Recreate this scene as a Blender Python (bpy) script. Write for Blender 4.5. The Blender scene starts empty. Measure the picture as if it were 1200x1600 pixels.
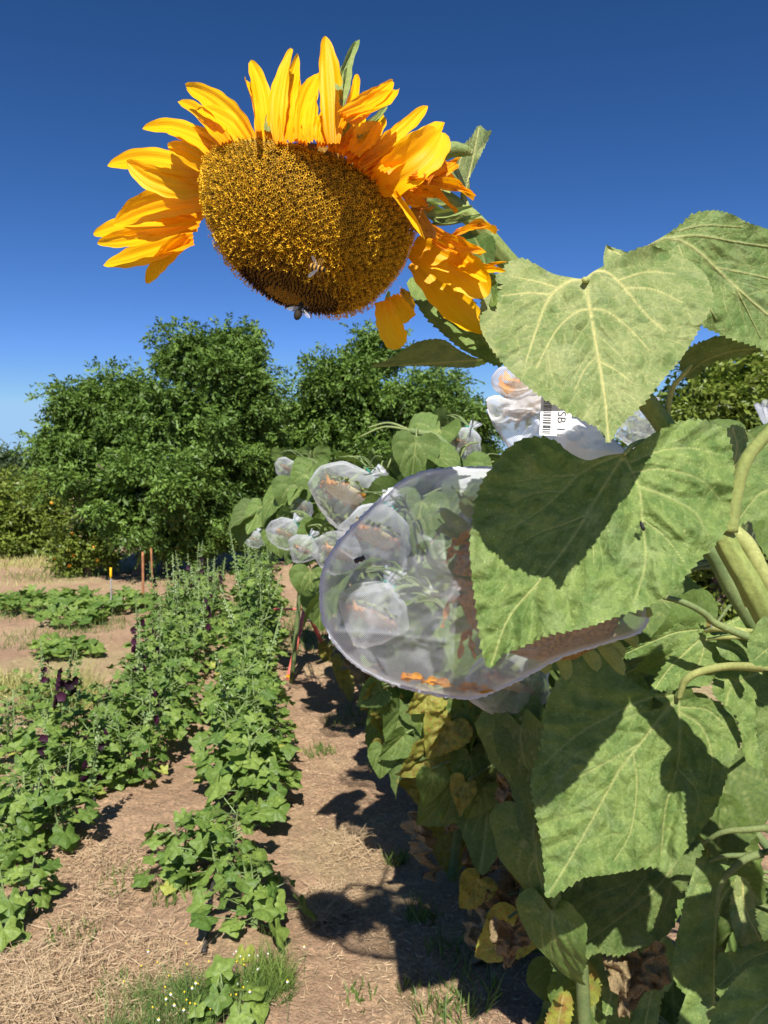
import bpy, math, random
import numpy as np
from mathutils import Vector, Matrix
S = bpy.context.scene
# ------------------------------------------------------------------ camera, world, sun, exposure
F = 1155.0; PITCH = math.atan(60/F); CZ = 1.7
cd = bpy.data.cameras.new('camera'); cam = bpy.data.objects.new('camera', cd); S.collection.objects.link(cam)
cam.location = (0, 0, CZ); cam.rotation_euler = (math.pi/2-PITCH, 0, 0)
cd.sensor_fit = 'VERTICAL'; cd.sensor_height = 36; cd.lens = F/1600*36
cd.clip_start = 0.05; cd.clip_end = 8000
cd.dof.use_dof = True; cd.dof.focus_distance = 0.95; cd.dof.aperture_fstop = 14
S.camera = cam
SUN_EL = math.radians(47); SUN_AZ = math.radians(180)
w = bpy.data.worlds.new('World'); S.world = w; w.use_nodes = True
nt = w.node_tree; nt.nodes.clear()
sky = nt.nodes.new('ShaderNodeTexSky'); sky.sky_type = 'NISHITA'; sky.sun_disc = False
sky.sun_elevation = SUN_EL; sky.sun_rotation = SUN_AZ; sky.air_density = 1.0; sky.dust_density = 0.0; sky.ozone_density = 4.0; sky.altitude = 400
bg = nt.nodes.new('ShaderNodeBackground'); bg.inputs[1].default_value = 0.062
wo = nt.nodes.new('ShaderNodeOutputWorld'); sc_ = nt.nodes.new('ShaderNodeSeparateColor'); cc_ = nt.nodes.new('ShaderNodeCombineColor'); nt.links.new(sky.outputs[0], sc_.inputs[0])
for k, (g_, t_, l_) in enumerate(((1.65, .295, 3.9), (1.40, .45, 6.4), (1.5, .489, 9.6))):   # a deeper, clearer blue than the model's own
    prev = sc_.outputs[k]
    for op, v_ in (('POWER', g_), ('MULTIPLY', t_), ('MINIMUM', l_)):
        q_ = nt.nodes.new('ShaderNodeMath'); q_.operation = op; q_.inputs[1].default_value = v_; nt.links.new(prev, q_.inputs[0]); prev = q_.outputs[0]
    nt.links.new(prev, cc_.inputs[k])
nt.links.new(cc_.outputs[0], bg.inputs[0]); nt.links.new(bg.outputs[0], wo.inputs[0])
sl = bpy.data.lights.new('sun', 'SUN'); sl.energy = 5.0; sl.angle = math.radians(0.53); sl.color = (1, .95, .87)
so = bpy.data.objects.new('sun', sl); S.collection.objects.link(so); so.rotation_euler = (math.pi/2-SUN_EL, 0, math.radians(3.5)); so.location = (0, -5, 8)
S.view_settings.view_transform = 'Standard'; S.view_settings.look = 'None'; S.view_settings.gamma = 1; S.view_settings.exposure = 0.6
S.cycles.transparent_max_bounces = 24
S.cycles.max_bounces = 8

# ------------------------------------------------------------------ helpers
cp, sp = math.cos(PITCH), math.sin(PITCH)
FW = np.array([0, cp, -sp]); UP = np.array([0, sp, cp]); RT = np.array([1., 0, 0]); C0 = np.array([0, 0, CZ])
def P(px, py, d):
    px, py, d = np.asarray(px, float), np.asarray(py, float), np.asarray(d, float)
    return C0 + d[..., None]*FW + ((px-600)/F*d)[..., None]*RT + ((800-py)/F*d)[..., None]*UP
def G(px, py, z=0.0):
    r = FW + (px-600)/F*RT + (800-py)/F*UP
    return C0 + r*((z-CZ)/r[2])
rs = np.random.RandomState(7)
def nrm(v):
    v = np.asarray(v, float); return v/np.maximum(np.linalg.norm(v, axis=-1, keepdims=True), 1e-9)
def srgb(r, g, b):
    f = lambda c: (c/255/12.92 if c/255 <= .04045 else ((c/255+.055)/1.055)**2.4)
    return (f(r), f(g), f(b), 1)
_grids = {}
def vnoise(x, y, seed=0):
    if seed not in _grids: _grids[seed] = np.random.RandomState(seed+100).rand(256, 256)
    g = _grids[seed]; xi = np.floor(x).astype(int); yi = np.floor(y).astype(int); fx = x-xi; fy = y-yi
    fx = fx*fx*(3-2*fx); fy = fy*fy*(3-2*fy); a = g[xi % 256, yi % 256]; b = g[(xi+1) % 256, yi % 256]
    c = g[xi % 256, (yi+1) % 256]; d = g[(xi+1) % 256, (yi+1) % 256]
    return (a*(1-fx)+b*fx)*(1-fy)+(c*(1-fx)+d*fx)*fy-.5
def fbm(x, y, seed=0, oc=4):
    s = 0; a = 1.0
    for k in range(oc): s = s+a*vnoise(x*2**k, y*2**k, seed+k); a *= .5
    return s
def link(o): S.collection.objects.link(o); return o
def raw_mesh(name, V, faces, mat=None, attrs=None, smooth=True):
    """faces: list of int arrays (n,3) or (n,4)"""
    me = bpy.data.meshes.new(name); V = np.ascontiguousarray(V, dtype=np.float32)
    faces = [np.asarray(f, dtype=np.int32) for f in faces if len(f)]
    me.vertices.add(len(V)); me.vertices.foreach_set('co', V.ravel())
    li = np.concatenate([f.ravel() for f in faces]); ct = np.concatenate([np.full(len(f), f.shape[1], np.int32) for f in faces])
    me.loops.add(len(li)); me.loops.foreach_set('vertex_index', li)
    me.polygons.add(len(ct)); st = np.concatenate([[0], np.cumsum(ct)[:-1]]).astype(np.int32)
    me.polygons.foreach_set('loop_start', st); me.polygons.foreach_set('loop_total', ct)
    me.update(calc_edges=True)
    me.polygons.foreach_set('use_smooth', np.full(len(ct), bool(smooth)))
    for k, a in (attrs or {}).items():
        at = me.attributes.new(k, 'FLOAT', 'POINT'); at.data.foreach_set('value', np.ascontiguousarray(a, dtype=np.float32))
    mats = mat if isinstance(mat, (list, tuple)) else [mat]
    for m in mats:
        if m: me.materials.append(m)
    me.validate(); return me
def tag(o, label=None, cat=None, group=None, kind=None):
    if label: o['label'] = label
    if cat: o['category'] = cat
    if group: o['group'] = group
    if kind: o['kind'] = kind
    return o
def empty(name, loc, label=None, cat=None, group=None):
    o = bpy.data.objects.new(name, None); o.empty_display_size = .05; link(o); o.location = tuple(map(float, loc)); return tag(o, label, cat, group)
def root_of(o):
    while o.parent: o = o.parent
    return o
def part(name, G_, mat, parent=None, smooth=True, label=None):
    """G_ = (V, faces, attrs) in world coordinates; parent's root sits unrotated at its location"""
    V, fs, at = G_; V = np.array(V, float)
    if parent is not None: V = V-np.array(root_of(parent).location)
    o = bpy.data.objects.new(name, raw_mesh(name, V, fs, mat, at, smooth)); link(o); o.parent = parent
    if label: o['label'] = label
    return o
def merge(gs):
    Vs, fs, n = [], {}, 0; keys = set()
    for V, f, a in gs: keys |= set((a or {}).keys())
    at = {k: [] for k in keys}
    for V, f, a in gs:
        Vs.append(V)
        for x in f:
            x = np.asarray(x)
            if len(x): fs.setdefault(x.shape[1], []).append(x+n)
        for k in keys: at[k].append(np.asarray((a or {}).get(k, np.zeros(len(V))), float))
        n += len(V)
    return np.concatenate(Vs), [np.concatenate(v) for v in fs.values()], {k: np.concatenate(v) for k, v in at.items()}
def catmull(pts, n):
    p = np.asarray(pts, float); p = np.vstack([2*p[0]-p[1], p, 2*p[-1]-p[-2]]); m = len(p)-3
    t = np.linspace(0, m-1e-6, n); i = t.astype(int); u = (t-i)[:, None]
    a, b, c, d = p[i], p[i+1], p[i+2], p[i+3]
    return .5*((2*b)+(-a+c)*u+(2*a-5*b+4*c-d)*u*u+(-a+3*b-3*c+d)*u**3)
def frames(c):
    T = nrm(np.gradient(c, axis=0)); N = np.zeros_like(T); r = np.array([0, 0, 1.]) if abs(T[0][2]) < .9 else np.array([1., 0, 0])
    n = nrm(np.cross(T[0], r))
    for i in range(len(c)):
        n = nrm(n-T[i]*np.dot(n, T[i])); N[i] = n
    return T, N, np.cross(T, N)
def tube(pts, rad, n=10, seg=None, spline=True, cap=True, noise=0, vein=0.0, ribs=0):
    pts = np.asarray(pts, float); seg = seg or max(8, 6*len(pts))
    c = catmull(pts, seg) if spline and len(pts) > 2 else (np.linspace(0, 1, seg)[:, None]*(pts[-1]-pts[0])+pts[0] if len(pts) == 2 else pts)
    seg = len(c); r = np.interp(np.linspace(0, 1, seg), np.linspace(0, 1, len(np.atleast_1d(rad))), np.atleast_1d(rad)) if np.ndim(rad) else np.full(seg, rad)
    T, A, B = frames(c); th = np.arange(n)*2*math.pi/n
    R = r[:, None]*(1+ribs*np.cos(th*6)[None]) if ribs else np.repeat(r[:, None], n, 1)
    if noise: R = R*(1+noise*rs.randn(seg, n))
    V = (c[:, None]+R[..., None]*(np.cos(th)[None, :, None]*A[:, None]+np.sin(th)[None, :, None]*B[:, None])).reshape(-1, 3)
    i, j = np.meshgrid(np.arange(seg-1), np.arange(n), indexing='ij'); j2 = (j+1) % n
    q = np.stack([i*n+j, i*n+j2, (i+1)*n+j2, (i+1)*n+j], -1).reshape(-1, 4); fs = [q]
    if cap:
        V = np.vstack([V, c[0], c[-1]]); k = len(V)-2; a = np.arange(n); b = (a+1) % n
        fs.append(np.vstack([np.stack([np.full(n, k), b, a], -1), np.stack([np.full(n, k+1), (seg-1)*n+a, (seg-1)*n+b], -1)]))
    return V, fs, {'vein': np.full(len(V), vein)}
def box(c, s, ax=None):
    ax = np.eye(3) if ax is None else np.asarray(ax); s = np.asarray(s, float)/2
    V = np.array([[x, y, z] for x in (-1, 1) for y in (-1, 1) for z in (-1, 1)])*s @ ax+np.asarray(c)
    return V, [np.array([[0, 1, 3, 2], [4, 6, 7, 5], [0, 4, 5, 1], [2, 3, 7, 6], [0, 2, 6, 4], [1, 5, 7, 3]])], {}
def ribbon(pts, width, side, nu=20, nv=9, cup=0.0, ridge=0.0, nr=3.5, wav=0.0, prof=None, seed=0, curl=0.0):
    """petal-like sheet along pts; side = sideways direction; cup/ridge/wav in metres"""
    c = catmull(pts, nu); T = nrm(np.gradient(c, axis=0)); sd = np.asarray(side, float)
    sd = np.repeat(sd[None], nu, 0) if sd.ndim == 1 else sd
    B = nrm(sd-T*np.sum(sd*T, 1, keepdims=True)); N = np.cross(T, B)
    t = np.linspace(0, 1, nu); v = np.linspace(-1, 1, nv)
    wd = width*(prof(t) if prof else ((t+.10)**.55*(1-t+.004)**.62)/.70)/2
    tt, vv = np.meshgrid(t, v, indexing='ij')
    h = cup*(vv**2)*np.sin(np.pi*np.clip(tt, 0, 1))**.5+ridge*np.cos(vv*math.pi*nr+tt*1.0)*(1-tt**3)+wav*np.sin(tt*9+seed+vv*1.5)*np.abs(vv)**2+curl*tt**3
    jag = 1+.05*np.sin(tt*31+seed)*(np.abs(vv) > .9)
    V = c[:, None]+(wd[:, None]*vv*jag)[..., None]*B[:, None]+h[..., None]*N[:, None]
    i, j = np.meshgrid(np.arange(nu-1), np.arange(nv-1), indexing='ij')
    q = np.stack([i*nv+j, i*nv+j+1, (i+1)*nv+j+1, (i+1)*nv+j], -1).reshape(-1, 4)
    return V.reshape(-1, 3), [q], {'tt': tt.ravel(), 'vv': vv.ravel()}
def ellipsoid(c, r, ax=None, nu=16, nv=12, fn=None):
    ax = np.eye(3) if ax is None else np.asarray(ax); th = np.arange(nu)*2*math.pi/nu; ph = np.linspace(0, math.pi, nv)
    d = np.stack([np.outer(np.sin(ph), np.cos(th)), np.outer(np.sin(ph), np.sin(th)), np.outer(np.cos(ph), np.ones(nu))], -1).reshape(-1, 3)
    k = fn(d)[:, None] if fn else 1
    V = (d*k*np.asarray(r)) @ ax+np.asarray(c)
    i, j = np.meshgrid(np.arange(nv-1), np.arange(nu), indexing='ij'); j2 = (j+1) % nu
    return V, [np.stack([i*nu+j, (i+1)*nu+j, (i+1)*nu+j2, i*nu+j2], -1).reshape(-1, 4)], {}
def basis(z, x=None):
    z = nrm(z); x = np.array([1., 0, 0]) if x is None else np.asarray(x, float)
    x = x-z*np.dot(x, z)
    if np.linalg.norm(x) < 1e-3: x = np.cross([0, 1., 0], z)
    x = nrm(x); return np.array([x, np.cross(z, x), z])

# ------------------------------------------------------------------ materials
def mat_new(name):
    m = bpy.data.materials.new(name); m.use_nodes = True; m.node_tree.nodes.clear(); return m, m.node_tree
class NB:
    def __init__(s, nt): s.nt = nt
    def n(s, t, ins=None, **kw):
        o = s.nt.nodes.new('ShaderNode'+t)
        for k, v in kw.items(): setattr(o, k, v)
        for k, v in (ins or {}).items():
            if isinstance(v, bpy.types.NodeSocket): s.nt.links.new(v, o.inputs[k])
            else: o.inputs[k].default_value = v
        return o
    def noise(s, scale, det=3, rough=.55, vec=None, dist=0):
        i = {'Scale': scale, 'Detail': det, 'Roughness': rough, 'Distortion': dist}
        if vec is not None: i['Vector'] = vec
        return s.n('TexNoise', i).outputs['Fac']
    def math(s, op, a, b=0.0, clamp=False): return s.n('Math', {0: a, 1: b}, operation=op, use_clamp=clamp).outputs[0]
    def map(s, v, a, b, c=0.0, d=1.0): return s.n('MapRange', {'Value': v, 'From Min': a, 'From Max': b, 'To Min': c, 'To Max': d}).outputs[0]
    def mix(s, f, a, b, bt='MIX'):
        o = s.nt.nodes.new('ShaderNodeMix'); o.data_type = 'RGBA'; o.blend_type = bt
        for sock, v in ((o.inputs['Factor'], f), (o.inputs['A'], a), (o.inputs['B'], b)):
            pass
        for idx, v in ((0, f), (6, a), (7, b)):
            if isinstance(v, bpy.types.NodeSocket): s.nt.links.new(v, o.inputs[idx])
            else: o.inputs[idx].default_value = v
        return o.outputs[2]
    def attr(s, name): return s.n('Attribute', attribute_name=name).outputs['Fac']
    def obj(s): return s.n('TexCoord').outputs['Object']
    def bump(s, h, st=.3, dist=.01, nrm=None):
        i = {'Height': h, 'Strength': st, 'Distance': dist}
        if nrm is not None: i['Normal'] = nrm
        return s.n('Bump', i).outputs[0]
    def out(s, sh): s.n('OutputMaterial', {'Surface': sh})
def surf(b, col, rough=.6, spec=.3, nor=None, transl=0.0, tcol=None):
    i = {'Base Color': col, 'Roughness': rough, 'Specular IOR Level': spec}
    if nor is not None: i['Normal'] = nor
    p = b.n('BsdfPrincipled', i).outputs[0]
    if transl > 0:
        j = {'Color': tcol if tcol is not None else col}
        if nor is not None: j['Normal'] = nor
        t = b.n('BsdfTranslucent', j).outputs[0]
        p = b.n('MixShader', {0: transl, 1: p, 2: t}).outputs[0]
    b.out(p)
def sheet_mat(name, c1, c2, vein, transl=.3, tc=(.25, .4, .03, 1), rough=.55, speck=.0, scale=30, bump=.35, rnd=.25, spec=.3, cells=380, dry=None, vamt=.8):
    m, nt = mat_new(name); b = NB(nt); ob = b.obj()
    n1 = b.map(b.noise(scale, 4, vec=ob), .35, .65); col = b.mix(n1, c1, c2)
    fine = b.map(b.noise(scale*9, 3, vec=ob), .3, .7, .82, 1.16)
    if speck:
        v = b.n('TexVoronoi', {'Vector': ob, 'Scale': 170.0}).outputs['Distance']
        rr = b.noise(60, 2, vec=ob); f = b.math('MULTIPLY', b.map(v, .22, .10), b.map(rr, .5, .62))
        col = b.mix(b.math('MULTIPLY', f, speck, True), col, (.50, .55, .22, 1))
        dusty = b.map(b.noise(14, 5, .65, vec=ob, dist=.6), .52, .72); col = b.mix(b.math('MULTIPLY', dusty, .16), col, (.42, .45, .30, 1))
    if dry: col = b.mix(b.map(b.noise(18, 4, vec=ob), .5, .62), col, dry)
    vm = b.attr('vein'); col = b.mix(b.math('MULTIPLY', vm, vamt, True), col, vein)
    r = b.n('ObjectInfo').outputs['Random']; k = b.map(r, 0, 1, 1-rnd, 1+rnd); k = b.math('MULTIPLY', k, fine)
    col = b.mix(1.0, col, b.n('CombineColor', {0: k, 1: k, 2: k}).outputs[0], 'MULTIPLY')
    cell = b.n('TexVoronoi', {'Vector': ob, 'Scale': float(cells)}, feature='DISTANCE_TO_EDGE').outputs['Distance']
    h = b.math('ADD', b.math('MULTIPLY', b.math('MINIMUM', cell, .3), 1.2), b.math('MULTIPLY', b.noise(scale*2.2, 4, vec=ob), 2.6))
    wp = b.n('VectorMath', {0: ob, 1: b.n('VectorMath', {0: b.n('TexNoise', {'Vector': ob, 'Scale': 25.0}).outputs['Color'], 1: (.02, .02, .02)}, operation='MULTIPLY').outputs[0]}, operation='ADD').outputs[0]
    qd = b.n('TexVoronoi', {'Vector': wp, 'Scale': 62.0}, feature='DISTANCE_TO_EDGE').outputs['Distance']; qd = b.math('MINIMUM', qd, .32)
    col = b.mix(b.map(qd, .0, .05, .22 if cells == 380 else 0, 0), col, vein)
    h = b.math('ADD', h, b.math('MULTIPLY', qd, 2.4 if cells == 380 else 0.0))
    nor = b.bump(h, bump, .0025)
    surf(b, col, rough, spec, nor, transl, b.mix(.5, col, tc)); return m
def simple_mat(name, col, rough=.6, spec=.3, var=.15, scale=40, transl=0, tcol=None, bump=.2, bd=.003):
    m, nt = mat_new(name); b = NB(nt); ob = b.obj(); n = b.noise(scale, 4, vec=ob); k = b.map(n, .3, .7, 1-var, 1+var)
    c = b.mix(1.0, col, b.n('CombineColor', {0: k, 1: k, 2: k}).outputs[0], 'MULTIPLY')
    surf(b, c, rough, spec, b.bump(n, bump, bd), transl, tcol or c); return m
def foliage_mat(name, dark, light, transl=.3, rough=.5, spec=.35, tc=None):
    m, nt = mat_new(name); b = NB(nt); c = b.mix(b.attr('rnd'), dark, light)
    surf(b, c, rough, spec, None, transl, b.mix(.5, c, tc or (.2, .4, .03, 1))); return m
M = {}
M['leaf_up'] = sheet_mat('leaf_upper_side', (.095, .165, .038, 1), (.19, .265, .070, 1), (.38, .41, .15, 1), .22, speck=.8, bump=.6)
M['leaf_pale'] = sheet_mat('leaf_dusty_side', (.155, .225, .065, 1), (.29, .335, .125, 1), (.60, .56, .22, 1), .2, speck=.9, bump=.45, rnd=.06)
M['leaf_mid'] = sheet_mat('leaf_greener_side', (.12, .20, .05, 1), (.20, .275, .08, 1), (.48, .48, .19, 1), .2, speck=.7, bump=.5, rnd=.06)
M['leaf_gen'] = sheet_mat('sunflower_leaf', (.085, .155, .035, 1), (.165, .24, .055, 1), (.33, .38, .13, 1), .3, speck=.3, rnd=.3)
M['leaf_yel'] = sheet_mat('yellowing_leaf', (.34, .34, .05, 1), (.20, .25, .05, 1), (.45, .42, .15, 1), .35, tc=(.6, .5, .03, 1), rnd=.3, dry=(.30, .17, .05, 1))
M['leaf_dry'] = sheet_mat('dried_leaf', (.17, .12, .06, 1), (.33, .25, .13, 1), (.30, .22, .11, 1), .2, tc=(.4, .2, .05, 1), rnd=.4, rough=.8)
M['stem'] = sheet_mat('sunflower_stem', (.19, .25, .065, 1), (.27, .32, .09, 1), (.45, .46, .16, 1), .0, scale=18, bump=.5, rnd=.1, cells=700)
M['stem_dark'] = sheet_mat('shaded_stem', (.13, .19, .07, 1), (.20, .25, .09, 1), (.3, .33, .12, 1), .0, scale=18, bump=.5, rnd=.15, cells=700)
M['petiole'] = sheet_mat('pale_petiole', (.30, .34, .10, 1), (.40, .42, .14, 1), (.46, .46, .18, 1), .05, scale=22, bump=.3, rnd=.08, cells=700)
def petal_mat(name, ca, cb, cbase, stain=0.0):
    m, nt = mat_new(name); b = NB(nt); t = b.attr('tt'); v = b.attr('vv')
    vec = b.n('CombineXYZ', {0: b.math('MULTIPLY', v, 9.0), 1: b.math('MULTIPLY', t, 1.6), 2: b.math('MULTIPLY', b.n('ObjectInfo').outputs['Random'], 20.0)}).outputs[0]
    st = b.noise(1.3, 4, .6, vec=vec); c = b.mix(b.map(st, .35, .65), ca, cb)
    c = b.mix(b.map(t, .0, .42, .85, 0), c, cbase)
    if stain: c = b.mix(b.map(b.noise(160, 4, vec=b.obj()), .56, .66, 0, stain), c, (.22, .06, .01, 1))
    nor = b.bump(st, .35, .0022); surf(b, c, .48, .3, nor, .35, b.mix(.6, c, (.98, .52, .0, 1))); return m
M['petal'] = petal_mat('yellow_petal', (.98, .60, .002, 1), (.95, .48, .001, 1), (.92, .33, .001, 1))
M['petal_wilt'] = petal_mat('wilting_petal', (.92, .45, .003, 1), (.82, .32, .004, 1), (.65, .18, .01, 1), .8)
M['petal_dry'] = petal_mat('dried_petal', (.62, .30, .04, 1), (.45, .20, .05, 1), (.33, .15, .05, 1), .7)
def foil_disc(name, a, b_, c_):
    m, nt = mat_new(name); b = NB(nt); z = b.attr('zone')
    r = b.attr('rnd'); c = b.mix(b.map(z, -.5, 0.), (.018, .010, .005, 1), a); c = b.mix(b.map(z, .0, .5), c, b_); c = b.mix(b.map(z, .5, 1.0), c, c_)
    k = b.map(r, 0, 1, .7, 1.25); c = b.mix(1.0, c, b.n('CombineColor', {0: k, 1: k, 2: k}).outputs[0], 'MULTIPLY')
    surf(b, c, .6, .25, None, .12, c); return m
M['floret'] = foil_disc('disc_florets', (.13, .060, .010, 1), (.62, .34, .018, 1), (.98, .62, .02, 1))
M['disc'] = simple_mat('disc_base', (.20, .11, .015, 1), .8, .2, .5, 300)
M['disc_in'] = simple_mat('bagged_disc', (.30, .19, .07, 1), .8, .2, .6, 220, bump=.9, bd=.004)
M['disc_pale'] = simple_mat('seed_disc', (.55, .46, .22, 1), .8, .2, .5, 190, bump=.9, bd=.004)
M['bract'] = sheet_mat('green_bract', (.20, .27, .08, 1), (.28, .33, .11, 1), (.4, .42, .17, 1), .2, rnd=.15, scale=50)
M['bark'] = simple_mat('bark', (.16, .12, .09, 1), .9, .1, .4, 20, bump=.8, bd=.02)
def net_mat(name, col, base, amp, facing, scale, bump=.3):
    m, nt = mat_new(name); b = NB(nt); ob = b.obj()
    u = b.attr('uu'); v = b.attr('wv')
    w1 = b.math('ABSOLUTE', b.math('SINE', b.math('MULTIPLY', b.math('ADD', u, v), scale)))
    w2 = b.math('ABSOLUTE', b.math('SINE', b.math('MULTIPLY', b.math('SUBTRACT', u, v), scale)))
    hole = b.math('MULTIPLY', w1, w2); weave = b.map(hole, .25, .75, 1, 0)
    lw = b.n('LayerWeight', {'Blend': .35}).outputs['Facing']
    f = b.math('ADD', b.math('MULTIPLY', weave, amp), b.math('ADD', base, b.math('MULTIPLY', b.math('POWER', lw, 1.6), facing)))
    f = b.math('ADD', f, b.attr('dens'), True)
    nor = b.bump(b.noise(30, 4, vec=ob), bump, .004)
    d = b.n('BsdfDiffuse', {'Color': col, 'Normal': nor}).outputs[0]; t = b.n('BsdfTranslucent', {'Color': col, 'Normal': nor}).outputs[0]
    g = b.n('BsdfGlossy', {'Color': (.9, .93, 1, 1), 'Roughness': .35, 'Normal': nor}).outputs[0]
    dt = b.n('MixShader', {0: .48, 1: d, 2: t}).outputs[0]; dt = b.n('MixShader', {0: .03, 1: dt, 2: g}).outputs[0]
    tr = b.n('BsdfTransparent').outputs[0]; b.out(b.n('MixShader', {0: f, 1: tr, 2: dt}).outputs[0]); return m
M['net'] = net_mat('net_weave', (.90, .93, 1.0, 1), .055, .14, .36, 830.0)
M['net_white'] = net_mat('white_net', (.92, .93, .97, 1), .17, .22, .55, 950.0)
M['net_far'] = net_mat('bag_net', (.93, .95, 1.0, 1), .13, .0, .48, 10.0)
M['seam'] = simple_mat('seam_thread', (.70, .73, .78, 1), .8, .2, .3, 900, bump=.8)
M['teal'] = simple_mat('teal_cord', (.01, .30, .22, 1), .5)
M['white'] = simple_mat('white_label', (.86, .86, .88, 1), .5, .3, .04)
M['ink'] = simple_mat('label_ink', (.03, .03, .035, 1), .6)
M['black'] = simple_mat('black_shell', (.012, .011, .012, 1), .35, .5)
M['hose'] = simple_mat('black_hose', (.05, .045, .045, 1), .5, .4, .3, 30)
M['brownwood'] = simple_mat('stake_wood', (.34, .15, .07, 1), .8, .2, .3, 25)
M['greymetal'] = simple_mat('weathered_metal', (.30, .28, .25, 1), .6, .3, .3, 25)
M['yellow'] = simple_mat('yellow_paint', (.85, .48, .01, 1), .5)
M['red'] = simple_mat('faded_red_paint', (.70, .16, .13, 1), .6, .3, .15, 30)
M['straw'] = foliage_mat('dry_straw', (.40, .28, .165, 1), (.66, .51, .32, 1), .15, .8, .2, (.5, .35, .15, 1))
M['grass'] = foliage_mat('weed_grass', (.08, .14, .03, 1), (.20, .27, .07, 1), .3)
M['hay'] = foliage_mat('pale_hay', (.38, .36, .12, 1), (.55, .52, .22, 1), .25, .7)
def holly_mat(name, dark, light, transl, rough, spec):
    m, nt = mat_new(name); b = NB(nt); ob = b.obj(); c = b.mix(b.attr('rnd'), dark, light); k = b.map(b.noise(90, 4, .6, vec=ob), .3, .7, .72, 1.25)
    c = b.mix(b.map(b.noise(35, 3, vec=ob), .60, .72, 0, .5), c, (.30, .36, .09, 1))
    c = b.mix(1.0, c, b.n('CombineColor', {0: k, 1: k, 2: k}).outputs[0], 'MULTIPLY')
    surf(b, c, rough, spec, b.bump(b.noise(120, 4, vec=ob), .5, .003), transl, b.mix(.5, c, (.2, .4, .03, 1))); return m
M['holly'] = holly_mat('hollyhock_leaf', (.075, .150, .026, 1), (.26, .36, .075, 1), .28, .5, .35)
M['holly_y'] = foliage_mat('yellow_hollyhock_leaf', (.30, .36, .07, 1), (.48, .46, .10, 1), .3)
M['bud'] = foliage_mat('hollyhock_bud', (.16, .25, .09, 1), (.28, .36, .14, 1), .1)
M['purple'] = foliage_mat('dark_purple_flower', (.010, .002, .008, 1), (.05, .008, .03, 1), .1, .6, .3, (.1, 0, .05, 1))
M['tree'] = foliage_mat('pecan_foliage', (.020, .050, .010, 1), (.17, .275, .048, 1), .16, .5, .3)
M['citrus'] = foliage_mat('citrus_foliage', (.06, .095, .015, 1), (.23, .29, .045, 1), .2, .45, .35)
M['fartree'] = foliage_mat('far_tree_foliage', (.05, .08, .035, 1), (.09, .13, .06, 1), .2)
M['orange'] = simple_mat('orange_fruit', (.85, .33, .03, 1), .5)
M['white_petal'] = simple_mat('white_ray', (.85, .85, .82, 1), .6)
M['flower_yellow'] = simple_mat('yellow_floret', (.85, .60, .03, 1), .6)
M['wing'] = net_mat('bee_wing', (.55, .6, .7, 1), .35, 0, .3, 10.)
def fur():
    m, nt = mat_new('bee_fur'); b = NB(nt); s = b.math('SINE', b.math('MULTIPLY', b.attr('tt'), 30.0)); c = b.mix(b.map(s, -.2, .2), (.015, .01, .008, 1), (.50, .27, .05, 1))
    surf(b, c, .8, .2, b.bump(b.noise(900, 3, vec=b.obj()), .6, .001)); return m
M['bee'] = fur()
M['bee_dark'] = simple_mat('dark_bee_fur', (.03, .024, .015, 1), .8, .2, .6, 700, bump=.6, bd=.001)
# ------------------------------------------------------------------ the ground
def row_sun(y): return .60-.205*(y-2.2)
def row_mid(y): return -.60-.152*(y-2.84)
def row_left(y): return -1.32-.165*(y-3.3)
def ground_z(x, y):
    z = .030*fbm(x*1.3, y*1.3, 3)+.022*fbm(x*6, y*6, 9)+.020*fbm(x*22, y*22, 15, 3)
    for f, h in ((row_mid, .05), (row_left, .05), (row_sun, .03)): z = z+h*np.exp(-((x-f(y))/.3)**2)
    return z
def make_ground():
    xs = np.concatenate([[-400, -120, -40, -14], np.arange(-6, 3.0, .022), [6, 14, 40, 120, 400]])
    ys = np.concatenate([[-60, -10, 0, .8], np.arange(1.5, 6.5, .022), np.arange(6.5, 13, .05), [15, 18, 24, 40, 80, 200, 600]])
    X, Y = np.meshgrid(xs, ys, indexing='ij'); Z = ground_z(X, Y)
    fade = np.clip(1-(np.maximum(np.abs(X+1.5)-4.4, 0))/3, 0, 1)*np.clip(1-np.maximum(Y-13, 0)/6, 0, 1); Z = Z*fade
    n = len(ys); i, j = np.meshgrid(np.arange(len(xs)-1), np.arange(n-1), indexing='ij')
    q = np.stack([i*n+j, (i+1)*n+j, (i+1)*n+j+1, i*n+j+1], -1).reshape(-1, 4)
    m, nt = mat_new('dry_soil'); b = NB(nt); ob = b.obj()
    big = b.map(b.noise(1.1, 5, .6, vec=ob), .38, .62); c = b.mix(big, (.41, .262, .165, 1), (.51, .34, .212, 1))
    c = b.mix(b.map(b.noise(.55, 4, .6, vec=ob), .50, .66), c, (.45, .36, .19, 1))
    sc = b.n('VectorMath', {0: ob, 1: (30, 75, 30)}, operation='MULTIPLY').outputs[0]
    ch = b.map(b.noise(1.0, 5, .7, vec=sc, dist=1.5), .50, .72); c = b.mix(b.math('MULTIPLY', ch, .65), c, (.66, .50, .33, 1))
    k = b.map(b.noise(60, 5, .7, vec=ob), .3, .7, .68, 1.22); c = b.mix(1.0, c, b.n('CombineColor', {0: k, 1: k, 2: k}).outputs[0], 'MULTIPLY')
    h = b.math('ADD', b.noise(45, 6, .7, vec=ob), b.math('MULTIPLY', ch, .4)); surf(b, c, .95, .1, b.bump(h, .9, .02))
    o = part('ground', (np.stack([X, Y, Z], -1).reshape(-1, 3), [q], {}), m); tag(o, kind='structure')
make_ground()
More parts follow.
